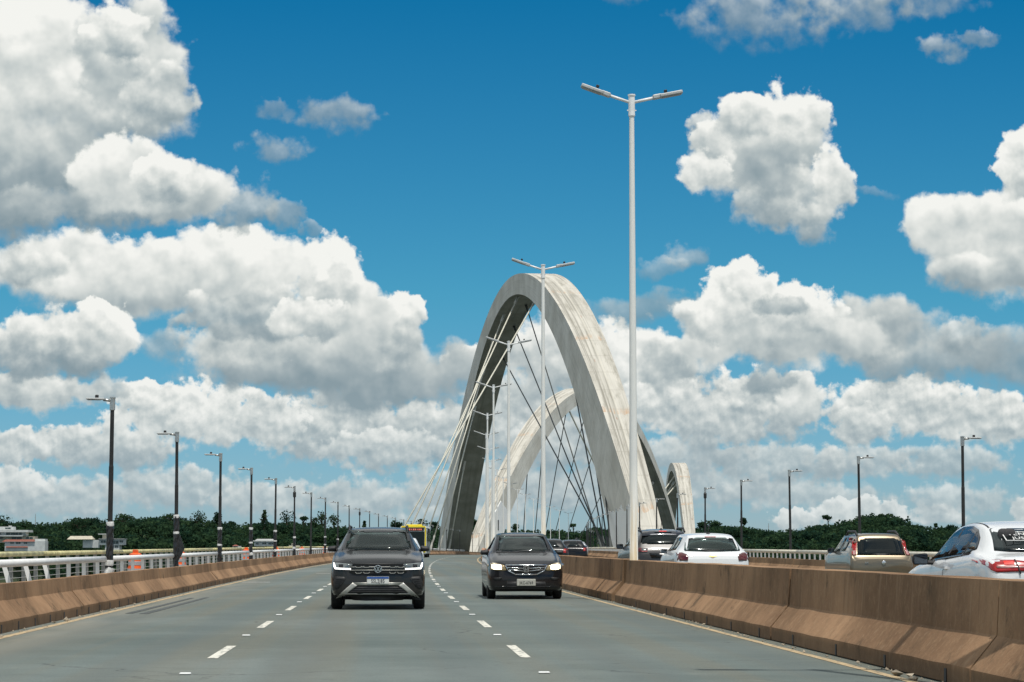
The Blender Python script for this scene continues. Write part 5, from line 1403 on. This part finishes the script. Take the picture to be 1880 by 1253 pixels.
# steel-grey SUV with blue-black roof
st = [(0, .62, .36, .86, .46, .92, .94), (.08, .78, .3, .90, .58, .96, .98), (.25, .87, .26, .95, .68, 1.0, 1.02), (.6, .905, .24, 1.02, .7, 1.06, 1.09), (1.15, .905, .24, 1.07, .7, 1.13, 1.17), (1.75, .905, .24, 1.09, .63, 1.46, 1.53), (2.2, .905, .24, 1.10, .61, 1.55, 1.62), (3.2, .905, .24, 1.13, .605, 1.55, 1.63),
      (3.85, .905, .25, 1.15, .60, 1.50, 1.58), (4.08, .90, .28, 1.14, .64, 1.36, 1.42), (4.24, .89, .32, 1.10, .70, 1.17, 1.21), (4.34, .86, .36, .98, .70, 1.04, 1.07), (4.40, .80, .42, .88, .62, .93, .95)]
rw = [(-.66, 1.24), (-.58, 1.525), (.58, 1.525), (.66, 1.24)]
swf = [(1.55, 1.16), (2.0, 1.50), (2.45, 1.53), (2.5, 1.17)]; swr = [(2.58, 1.17), (2.54, 1.53), (3.35, 1.51), (3.5, 1.22)]; swq = [(3.58, 1.23), (3.45, 1.50), (3.8, 1.43), (3.85, 1.27)]
comp = Car('steel-grey SUV with a blue-black roof, half hidden behind the nearest white lamp post', st, M['p_steel'], [('R', rw)] + [(d, p) for d in 'LS' for p in (swf, swr)], name='suv')
comp.decal('rear_window', 'R', [(-.70, 1.225), (.70, 1.225), (.605, 1.54), (-.605, 1.54)], M['glass_dark'], .006, .008, 4); side_windows(comp, (swf, swr, swq), M['glass_dark'])
comp.decal('roof_skin', 'T', [(-.60, 1.95), (.60, 1.95), (.60, 3.7), (.56, 4.02), (-.56, 4.02), (-.60, 3.7)], M['p_roof'], .008, .01, 4)
comp.decal('roof_spoiler', 'R', [(-.60, 1.54), (.60, 1.54), (.57, 1.61), (-.57, 1.61)], M['p_roof'], .05, .10, 2)
for f in (lambda p: p, mir):
    t = comp.decal('tail_light', 'R', f([(-.885, 1.135), (-.60, 1.135), (-.45, 1.115), (-.47, 1.03), (-.60, 1.02), (-.885, 1.03)]), M['tail_dark'], .012, .03, 3)
    comp.decal('lamp_lens', 'R', f([(-.62, 1.125), (-.47, 1.11), (-.49, 1.045), (-.60, 1.045)]), M['lampglass'], .020, .02, 2, t); comp.decal('lamp_band', 'R', f(bar(-.62, 1.04, -.47, 1.045, .018)), M['tail_red'], .026, .02, 1, t)
comp.decal('high_brake_light', 'R', [(-.10, 1.585), (.10, 1.585), (.10, 1.57), (-.10, 1.57)], M['brake'], .058, .02, 1)
comp.decal('bumper_band', 'R', [(-.86, .80), (.86, .80), (.86, .72), (-.86, .72)], M['dark'], .012, .03, 2); comp.decal('tailgate_band', 'R', [(-.42, .99), (.42, .99), (.36, .86), (-.36, .86)], M['darkgloss'], .010, .02, 2)
for sx in (-1, 1):
    bm = bmesh.new(); tube(bm, [(sx * .60, 2.0, 1.55), (sx * .60, 2.25, 1.665), (sx * .59, 3.6, 1.655), (sx * .59, 3.88, 1.56)], .028, 8); bm_obj('roof_rail', bm, M['dark'], comp.root, True)
bm = bmesh.new(); tube(bm, [(0, 3.5, 1.60), (0, 3.52, 1.64)], .04, 10); tube(bm, [(0, 3.5, 1.64), (0, 3.68, 1.92)], .008, 6); bm_obj('roof_antenna', bm, M['dark'], comp.root)
comp.wheels((.85, 3.5), .79, .35, .22); comp.mirror(1.66, 1.17, .84, M['dark'], .20, .16); comp.cabin(1.25, 1.13, .82, wheel_x=.36)
comp.place(7.35, 60.2, True)

# beige tall hatchback with vertical tail lamps
st = [(0, .6, .32, .74, .45, .80, .82), (.08, .76, .26, .80, .56, .86, .88), (.25, .84, .22, .87, .64, .93, .95), (.6, .865, .2, .95, .67, 1.02, 1.05), (1.0, .865, .2, .96, .67, 1.08, 1.12), (1.65, .865, .2, .98, .60, 1.40, 1.46), (2.1, .865, .2, .99, .585, 1.46, 1.52), (3.2, .865, .2, 1.0, .58, 1.46, 1.525),
      (3.62, .865, .21, 1.0, .585, 1.42, 1.48), (3.78, .86, .24, .98, .65, 1.18, 1.23), (3.90, .86, .28, .93, .72, .98, 1.01), (3.98, .85, .32, .84, .72, .88, .91), (4.03, .80, .38, .76, .64, .80, .82)]
rw = [(-.60, .95), (-.55, 1.37), (.55, 1.37), (.60, .95)]
swf = [(1.45, 1.02), (1.85, 1.38), (2.25, 1.42), (2.3, 1.03)]; swr = [(2.38, 1.03), (2.34, 1.42), (3.0, 1.40), (3.05, 1.05)]
idea = Car('beige metallic tall hatchback with vertical red tail lamps and roof rails, seen from behind', st, M['p_beige'], [('R', rw)] + [(d, p) for d in 'LS' for p in (swf, swr)], name='tall_hatchback')
idea.decal('rear_window', 'R', [(-.66, .93), (.66, .93), (.585, 1.395), (-.585, 1.395)], M['glass_purple'], .006, .008, 4); side_windows(idea, (swf, swr), M['glass_dark'])
for f in (lambda p: p, mir):
    t = idea.decal('tail_light', 'R', f([(-.80, .93), (-.685, .93), (-.60, 1.395), (-.665, 1.40), (-.72, 1.30)]), M['tail_red'], .014, .03, 3)
    idea.decal('lamp_lens', 'R', f([(-.775, .95), (-.70, .95), (-.675, 1.06), (-.745, 1.06)]), M['tail_white'], .022, .02, 1, t); idea.decal('lamp_lens', 'R', f([(-.69, 1.28), (-.635, 1.28), (-.62, 1.37), (-.66, 1.37)]), M['tail_white'], .022, .02, 1, t)
idea.decal('window_trim', 'R', [(-.25, .975), (.25, .975), (.22, .94), (-.22, .94)], M['dark'], .016, .02, 2)
bm = bmesh.new(); c = idea.hit('R', .05, .73); lathe(bm, [(.018, -.01), (.055, -.01), (.058, .012), (.02, .016)], 20, Matrix.Translation(c + Vector((0, .01, 0))) @ Matrix.Rotation(-math.pi / 2, 4, 'X')); bm_obj('badge', bm, M['chrome'], idea.root, True)
idea.text('script_badge', 'R', -.42, .74, 'ex', .10, M['chrome'], .012)
for sx in (-1, 1):
    bm = bmesh.new(); tube(bm, [(sx * .565, 2.0, 1.46), (sx * .56, 2.3, 1.58), (sx * .555, 3.2, 1.575), (sx * .565, 3.55, 1.46)], [.028, .034, .034, .034], 8); bm_obj('roof_rail', bm, M['dark'], idea.root, True)
idea.wheels((.8, 3.3), .76, .31, .19); idea.mirror(1.55, 1.06, .82, M['dark'], .20, .16); idea.cabin(1.2, 1.06, .78, wheel_x=.36)
idea.place(13.35, 61.0, True)

# white saloon nearest the camera, cut by the right picture edge
st = [(0, .60, .3, .68, .45, .74, .76), (.08, .78, .24, .73, .58, .79, .81), (.3, .88, .2, .80, .66, .87, .90), (.7, .91, .18, .88, .69, .95, .98), (1.15, .912, .18, .93, .70, 1.02, 1.06), (1.9, .912, .18, .96, .63, 1.33, 1.39), (2.3, .912, .18, .98, .60, 1.40, 1.465), (2.75, .912, .18, 1.0, .60, 1.41, 1.475), (3.2, .912, .19, 1.02, .615, 1.36, 1.43),
      (3.6, .91, .2, 1.04, .67, 1.22, 1.29), (3.92, .905, .22, 1.04, .73, 1.075, 1.12), (4.2, .895, .25, 1.02, .70, 1.045, 1.085), (4.42, .87, .28, .98, .68, 1.01, 1.05), (4.50, .82, .32, .86, .62, .93, .96), (4.53, .74, .38, .78, .55, .84, .86)]
rw = [(-.62, 1.12), (-.54, 1.37), (.54, 1.37), (.62, 1.12)]
swf = [(1.45, 1.00), (1.62, 1.10), (2.0, 1.315), (2.30, 1.385), (2.36, 1.02)]; swr = [(2.44, 1.02), (2.38, 1.39), (2.75, 1.39), (3.00, 1.345), (3.04, 1.055)]; swq = [(3.10, 1.06), (3.06, 1.335), (3.22, 1.28), (3.42, 1.16), (3.40, 1.10)]
foc = Car('white saloon with large red tail lamps, nearest car, cut off by the right picture edge', st, M['p_white'], [('R', rw)] + [(d, p) for d in 'LS' for p in (swf, swr)], name='saloon_car')
foc.decal('rear_window', 'R', [(-.655, 1.125), (-.5, 1.11), (0, 1.10), (.5, 1.11), (.655, 1.125), (.565, 1.365), (.54, 1.385), (-.54, 1.385), (-.565, 1.365)], M['glass_dark'], .006, .008, 4)
side_windows(foc, (swf, swr, swq), M['glass_side'])
for d in 'LS':
    for a, b in (((2.36, 1.02), (2.30, 1.385)), ((3.07, 1.06), (3.03, 1.345))): foc.decal('window_pillar', d, bar(a[0] + .04, a[1], b[0] + .04, b[1], .075 if a[0] < 3 else .04), M['dark'], .008, .012, 3)
    foc.decal('window_trim', d, [(1.36, .985), (1.45, .995), (1.62, 1.09), (2.0, 1.305), (2.3, 1.38), (2.75, 1.385), (3.05, 1.34), (3.3, 1.24), (3.46, 1.13), (3.50, 1.14), (3.32, 1.275), (3.06, 1.37), (2.75, 1.415), (2.3, 1.41), (1.98, 1.335), (1.58, 1.115), (1.33, .99)], M['darkgloss'], .007, .012, 2)
    foc.decal('window_trim', d, [(1.40, .985), (3.44, 1.08), (3.46, 1.10), (1.40, 1.005)], M['darkgloss'], .007, .012, 4)
    hd = foc.decal('door_handle', d, [(2.42, .90), (2.62, .905), (2.62, .935), (2.42, .93)], M['p_white'], .035, .03, 1)
    foc.decal('door_seam', d, bar(2.40, 1.0, 2.44, .55, .012), M['dark'], .003, .01, 3)
for f in (lambda p: p, mir):
    t = foc.decal('tail_light', 'R', f([(-.895, 1.02), (-.86, 1.025), (-.6, 1.025), (-.36, .995), (-.34, .955), (-.42, .90), (-.80, .885), (-.85, .91), (-.87, .96)]), M['tail_red'], .012, .03, 4)
    foc.decal('lamp_band', 'R', f([(-.80, .955), (-.40, .955), (-.40, .938), (-.79, .935)]), M['tail_white'], .018, .02, 3, t); foc.decal('lit_lamp', 'R', f(shrink([(-.72, 1.015), (-.60, 1.015), (-.58, .972), (-.72, .968)], .8)), M['brake'], .019, .02, 1, t)
    foc.decal('lamp_seam', 'R', f(bar(-.585, 1.03, -.545, .87, .012)), M['dark'], .026, .02, 3, t)
for sx in (-1, 1): foc.decal('roof_seam', 'T', [(sx * .535, 1.95), (sx * .555, 1.95), (sx * .545, 2.8), (sx * .56, 3.25), (sx * .54, 3.25), (sx * .525, 2.8)], M['dark'], .004, .012, 4)
# white-bordered lettered sticker on the rear glass
def sticker(c, a0, b0, a1, b1, lines):
    v = DIRS['R'][0]; P = {}
    h00 = c.hit('R', a0, b0); h01 = c.hit('R', a0, b1)
    rise = (h01 - h00); ang = math.atan2(-(h01.y - h00.y), (h01.z - h00.z))
    cen = c.hit('R', (a0 + a1) / 2, (b0 + b1) / 2) + Vector((0, .018, .006)); w = a1 - a0; hh = rise.length
    m = Matrix.Translation(cen) @ Matrix.Rotation(math.pi, 4, 'Z') @ Matrix.Rotation(math.pi / 2 - ang, 4, 'X')
    bm = bmesh.new()
    for x, y, sx, sy in ((0, hh / 2, w, .012), (0, -hh / 2, w, .012), (-w / 2, 0, .012, hh + .012), (w / 2, 0, .012, hh + .012)): box(bm, (x, y, 0), (sx, sy, .003))
    bmesh.ops.transform(bm, matrix=m, verts=bm.verts[:])
    o = bm_obj('window_sticker', bm, M['tape'], c.root)
    for i, (txt, size) in enumerate(lines):
        me = text_mesh(txt, size, .002, 1.02); me.materials.append(M['tape']); me.transform(m @ Matrix.Translation((0, hh * (.22 - .46 * i), .001))); mesh_obj('sticker_lettering', me, o)
sticker(foc, -.475, 1.235, -.02, 1.335, [('VENDE', .115), ('JUSTO', .10)])
foc.wheels((.85, 3.5), .78, .33, .21); foc.mirror(1.78, 1.02, .93, M['dark'], .20, .16); foc.cabin(1.3, 1.02, .82, wheel_x=-.36)
foc.place(7.58, 25.0, True)

# ---- farther traffic ---------------------------------------------------------------------
def simple_front(c, lit=False):
    for f in (lambda p: p, mir): c.decal('headlight', 'F', f([(-.76, .78), (-.45, .80), (-.42, .70), (-.74, .66)]), M['lampglass'], .01, .03, 1)
    c.decal('grille', 'F', [(-.38, .74), (.38, .74), (.33, .62), (-.33, .62)], M['darkgloss'], .008, .02, 1); c.flat('licence_plate', 'F', -.2, .46, .2, .59, M['plate_white'], .03, .015)
HB = [(0, .6, .3, .68, .45, .74, .76), (.08, .76, .24, .74, .56, .80, .82), (.25, .84, .2, .82, .64, .88, .90), (.6, .865, .19, .92, .67, .97, 1.0), (1.1, .865, .19, .98, .67, 1.04, 1.07), (1.8, .865, .19, 1.0, .59, 1.38, 1.44), (2.2, .865, .19, 1.0, .57, 1.43, 1.49), (3.0, .865, .19, 1.02, .565, 1.415, 1.475),
      (3.45, .865, .2, 1.03, .56, 1.36, 1.42), (3.62, .86, .22, 1.02, .60, 1.22, 1.28), (3.78, .86, .26, .99, .66, 1.04, 1.08), (3.88, .83, .3, .90, .66, .95, .97), (3.93, .76, .36, .82, .6, .86, .87)]
def far_car(label, paint, x, y, rear, name='distant_car', tail='tail_red'):
    c = Car(label, HB, paint, name=name, clear=False, nseg=3)
    c.decal('windshield', 'F', [(-.66, 1.07), (-.56, 1.42), (.56, 1.42), (.66, 1.07)], M['glass_dark'], .008, .012, 2)
    c.decal('rear_window', 'R', [(-.64, 1.07), (-.56, 1.38), (.56, 1.38), (.64, 1.07)], M['glass_dark'], .008, .012, 2)
    side_windows(c, ([(1.5, 1.06), (1.95, 1.38), (2.3, 1.40), (2.35, 1.06)], [(2.42, 1.07), (2.38, 1.40), (2.95, 1.38), (3.1, 1.10)]), M['glass_dark'])
    simple_front(c)
    for f in (lambda p: p, mir): c.decal('tail_light', 'R', f([(-.84, 1.0), (-.62, 1.0), (-.60, .82), (-.83, .80)]), M[tail], .014, .03, 1)
    c.wheels((.8, 3.2), .76, .30, .19); c.mirror(1.62, 1.06, .80, paint, .18, .13); c.place(x, y, rear); return c
far_car('white car mostly hidden behind the dark grey SUV, its edge showing by the bus', M['p_white'], .30, 86, False)
far_car('dark car with bright red tail lamps just beyond the black saloon', M['p_grey'], 7.35, 110, True, tail='tail_red')
far_car('dark grey car ahead of the other dark car beyond the black saloon', M['p_black'], 10.1, 138, True)
far_car('tiny white car far off between the dark car and the motorcycle', M['p_white'], 11.0, 168, True)
far_car('tiny silver-blue car far ahead, right of the green delivery box', M['p_silver'], 13.6, 205, True)
far_car('tiny white car far away behind the right-hand railing', M['p_white'], 13.0, 262, True)
far_car('tiny silver car farthest along the right-hand carriageway', M['p_silver'], 10.4, 300, True)

# bus with a yellow front frame
def bus():
    t = thing('bus', 'white bus with a yellow-framed front and red destination sign, just behind the dark grey SUV', 'bus')
    bm = bmesh.new(); box(bm, (0, 5.6, 1.78), (2.5, 11.2, 2.86)); bevel(bm, .14, 3); bm_obj('body', bm, M['p_white'], t, False)
    bm = bmesh.new()
    for c, s in (((0, -.02, 3.13), (2.3, .10, .16)), ((-1.14, -.02, 2.0), (.13, .10, 2.1)), ((1.14, -.02, 2.0), (.13, .10, 2.1)), ((0, -.02, .75), (2.3, .10, .5))): box(bm, c, s)
    bevel(bm, .03, 1); bm_obj('front_frame', bm, M['p_yellow'], t)
    bm = bmesh.new(); box(bm, (0, .02, 1.88), (2.1, .06, 1.55)); bm_obj('windshield', bm, M['glass_dark'], t)
    bm = bmesh.new(); box(bm, (0, .0, 2.86), (2.0, .08, .30)); sg = bm_obj('destination_sign', bm, M['darkgloss'], t)
    bm = bmesh.new()
    for k in range(9): box(bm, (-.72 + .18 * k, -.045, 2.86), (.12 if k % 3 else .06, .01, .16))
    bm_obj('led_lettering', bm, M['led'], sg)
    bm = bmesh.new(); box(bm, (0, 2.2, 3.28), (1.5, 1.6, .22)); bevel(bm, .05, 2); bm_obj('roof_unit', bm, M['p_yellow'], t)
    for sx in (-1, 1):
        bm = bmesh.new(); tube(bm, [(sx * 1.2, 0, 2.95), (sx * 1.42, -.18, 2.95)], .03, 6); box(bm, (sx * 1.45, -.2, 2.72), (.22, .10, .42)); bm_obj('side_mirror', bm, M['dark'], t)
        bm = bmesh.new(); box(bm, (sx * .9, -.08, .72), (.34, .04, .18)); bm_obj('headlight', bm, M['lampglass'], t)
        bm = bmesh.new(); box(bm, (sx * 1.252, 5.6, 2.1), (.02, 10, .9)); bm_obj('side_window', bm, M['glass_dark'], t)
        for y in (2.4, 8.2):
            bm = bmesh.new(); lathe(bm, [(.2, -.14), (.5, -.14), (.5, .14), (.2, .14)], 20, Matrix.Translation((sx * 1.09, y, .5)) @ Matrix.Rotation(math.pi / 2, 4, 'Y')); bm_obj('wheel', bm, M['rubber'], t)
    t.scale = (1, 1, .93); t.location = pt(-1.75, 216); t.rotation_euler = (0, 0, head(220))
bus()

# ------------------------------------------------------------------ people
def skin_mesh(joints, edges, root_i=0, sub=2):
    """joints: (x, y, z, r); grown with a Skin modifier and baked"""
    me = bpy.data.meshes.new('figure'); me.from_pydata([j[:3] for j in joints], edges, [])
    o = bpy.data.objects.new('figure', me); COL.objects.link(o)
    m = o.modifiers.new('skin', 'SKIN'); m.use_smooth_shade = True
    for i, v in enumerate(me.skin_vertices[0].data):
        r = joints[i][3]; v.radius = r if isinstance(r, tuple) else (r, r); v.use_root = i == root_i
    s = o.modifiers.new('sub', 'SUBSURF'); s.levels = sub; s.render_levels = sub
    bpy.context.view_layer.update()
    out = bpy.data.meshes.new_from_object(o.evaluated_get(bpy.context.evaluated_depsgraph_get()))
    bpy.data.objects.remove(o); bpy.data.meshes.remove(me)
    out.polygons.foreach_set('use_smooth', [True] * len(out.polygons))
    return out
def seated(label, loc, rz, shirt, arms, lean=0.0, legs=True):
    """seated adult facing local -Y, hips at the origin; arms = (elbow, wrist, fingertip) for the -x and +x side"""
    t = thing('person', label, 'person', loc, rz)
    J = [(0, 0, 0, .145), (0, .03 + lean * .3, .22, .13), (0, .05 + lean * .7, .42, .135), (0, .04 + lean, .54, .06), (0, .01 + lean, .62, .055), (0, -.015 + lean, .70, .085), (0, -.01 + lean, .79, .088), (0, .0 + lean, .86, .05)]
    E = [(0, 1), (1, 2), (2, 3), (3, 4), (4, 5), (5, 6), (6, 7)]
    for s, (el, wr, ft) in zip((-1, 1), arms):
        n = len(J); J += [(s * .19, .05 + lean * .8, .46, .062), (*el, .045), (*wr, .030), (ft[0] * .5 + wr[0] * .5, ft[1] * .5 + wr[1] * .5, ft[2] * .5 + wr[2] * .5, .034)]
        E += [(2, n), (n, n + 1), (n + 1, n + 2), (n + 2, n + 3)]
        d = Vector(ft) - Vector(wr); u = d.normalized(); side = u.cross(Vector((0, 0, 1))).normalized(); p0 = Vector(J[n + 3][:3])
        for q in range(4):      # fingers
            a = p0 + side * (.012 * (q - 1.5) * 1.6) + u * .03; b = a + u * (.035 + .008 * (1.5 - abs(q - 1.5))) + Vector((0, 0, -.015))
            k = len(J); J += [(*a, .010), (*b, .008)]; E += [(n + 3, k), (k, k + 1)]
        a = Vector(J[n + 2][:3]) + side * .03 * s + u * .035; b = a + u * .03 + side * .012 * s
        k = len(J); J += [(*a, .011), (*b, .009)]; E += [(n + 2, k), (k, k + 1)]
    if legs:
        for s in (-1, 1):
            n = len(J); J += [(s * .10, -.08, -.01, .09), (s * .13, -.44, .06, .065), (s * .13, -.62, -.30, .045), (s * .13, -.78, -.33, .035)]; E += [(0, n), (n, n + 1), (n + 1, n + 2), (n + 2, n + 3)]
    me = skin_mesh(J, E); me.materials.append(M['skin']); b = mesh_obj('body', me, t)
    # face: nose, eyes, ears on the head
    hz_ = .745; hy = -.10 + lean
    S = [(0, .0, -.015, .155), (0, .03 + lean * .3, .22, .142), (0, .05 + lean * .7, .42, .147), (0, .045 + lean * .95, .53, .075)]
    ES = [(0, 1), (1, 2), (2, 3)]
    for s, (el, wr, ft) in zip((-1, 1), arms):
        n = len(S); e = Vector(el); a = Vector((s * .19, .05 + lean * .8, .46)); mid = a.lerp(e, .8)
        S += [(*a, .074), (*mid, .060)]; ES += [(2, n), (n, n + 1)]
    me = skin_mesh(S, ES); me.materials.append(M[shirt]); mesh_obj('shirt', me, t)
    me = skin_mesh([(0, .02 + lean, .80, .092), (0, .035 + lean, .86, .075), (0, .05 + lean, .73, .075)], [(0, 1), (0, 2)]); me.materials.append(M['hair']); mesh_obj('hair', me, t)
    bm = bmesh.new()
    for s in (-1, 1): bmesh.ops.create_icosphere(bm, subdivisions=2, radius=.013, matrix=Matrix.Translation((s * .032, hy + .012, hz_ + .01)))
    bm_obj('eyes', bm, M['ink'], b)
    bm = bmesh.new(); bmesh.ops.create_cone(bm, segments=8, radius1=.016, radius2=.004, depth=.035, matrix=Matrix.Translation((0, hy - .005, hz_ - .02)) @ Matrix.Rotation(R(70), 4, 'X'))
    for s in (-1, 1): bmesh.ops.create_uvsphere(bm, u_segments=8, v_segments=6, radius=.026, matrix=Matrix.Translation((s * .09, lean, hz_ - .01)) @ Matrix.Diagonal((.35, .7, 1.2, 1)))
    bm_obj('face', bm, M['skin'], b)
    return t
cl = city.root.location
seated('driver in a grey shirt behind the wheel of the black saloon', cl + Vector((.36, 2.22, .56)), 0, 'shirt_a', (((-.30, -.10, .24), (-.12, -.36, .42), (-.06, -.42, .48)), ((.28, -.10, .24), (.14, -.36, .42), (.08, -.42, .48))))
seated('passenger in a red-brown shirt resting an elbow on the open window of the black saloon', cl + Vector((-.36, 2.15, .56)), 0, 'shirt_b', (((-.50, -.12, .50), (-.52, -.36, .56), (-.53, -.46, .54)), ((.26, -.08, .20), (.10, -.30, .14), (.06, -.38, .12))))

# motorcycle courier far ahead on the other carriageway
def courier():
    base = pt(12.75, 188); rz = math.pi + head(190)
    t = thing('motorcycle', 'small dark motorcycle far ahead carrying a courier', 'motorcycle', base, rz)
    for y in (-.62, .62):
        bm = bmesh.new(); lathe(bm, [(.20, -.05), (.30, -.05), (.31, 0), (.30, .05), (.20, .05)], 20, Matrix.Translation((0, y, .31)) @ Matrix.Rotation(math.pi / 2, 4, 'Y')); bm_obj('wheel', bm, M['rubber'], t)
    bm = bmesh.new(); box(bm, (0, 0, .48), (.26, .6, .34)); box(bm, (0, -.15, .78), (.24, .45, .2)); bevel(bm, .05, 2); tube(bm, [(0, -.62, .31), (0, -.42, .95)], .04, 8); tube(bm, [(-.36, -.36, 1.02), (.36, -.36, 1.02)], .02, 8); bm_obj('frame', bm, M['dark'], t)
    bm = bmesh.new(); box(bm, (0, .28, .80), (.28, .62, .10)); bevel(bm, .03, 2); bm_obj('saddle', bm, M['seat'], t)
    bm = bmesh.new(); box(bm, (0, .93, .62), (.2, .02, .14)); bm_obj('licence_plate', bm, M['plate_white'], t)
    bm = bmesh.new(); box(bm, (0, .55, .76), (.10, .5, .03)); bm_obj('rack', bm, M['dark'], t)
    p = seated('motorcycle courier in a black jacket and dark helmet riding away', base + Vector((0, 0, .86)) + Matrix.Rotation(rz, 3, 'Z') @ Vector((0, .12, 0)), rz, 'jacket', (((-.34, -.14, .30), (-.33, -.38, .20), (-.34, -.46, .18)), ((.34, -.14, .30), (.33, -.38, .20), (.34, -.46, .18))), -.05)
    bm = bmesh.new(); bmesh.ops.create_uvsphere(bm, u_segments=18, v_segments=12, radius=.145, matrix=Matrix.Translation((0, -.05, .76)) @ Matrix.Diagonal((1, 1.1, 1.08, 1))); bm_obj('helmet', bm, M['darkgloss'], p, True)
    bm = bmesh.new(); box(bm, Vector((0, 0, 0)), (.48, .44, .46)); bevel(bm, .03, 2)
    o = bm_obj('delivery_box', bm, M['green_box']); o.location = base + Vector((0, 0, 1.01)) + Matrix.Rotation(rz, 3, 'Z') @ Vector((0, .62, 0)); o.rotation_euler = (0, 0, rz)
    tag(o, 'bright lime green delivery box on the back of the distant motorcycle', 'delivery box')
courier()
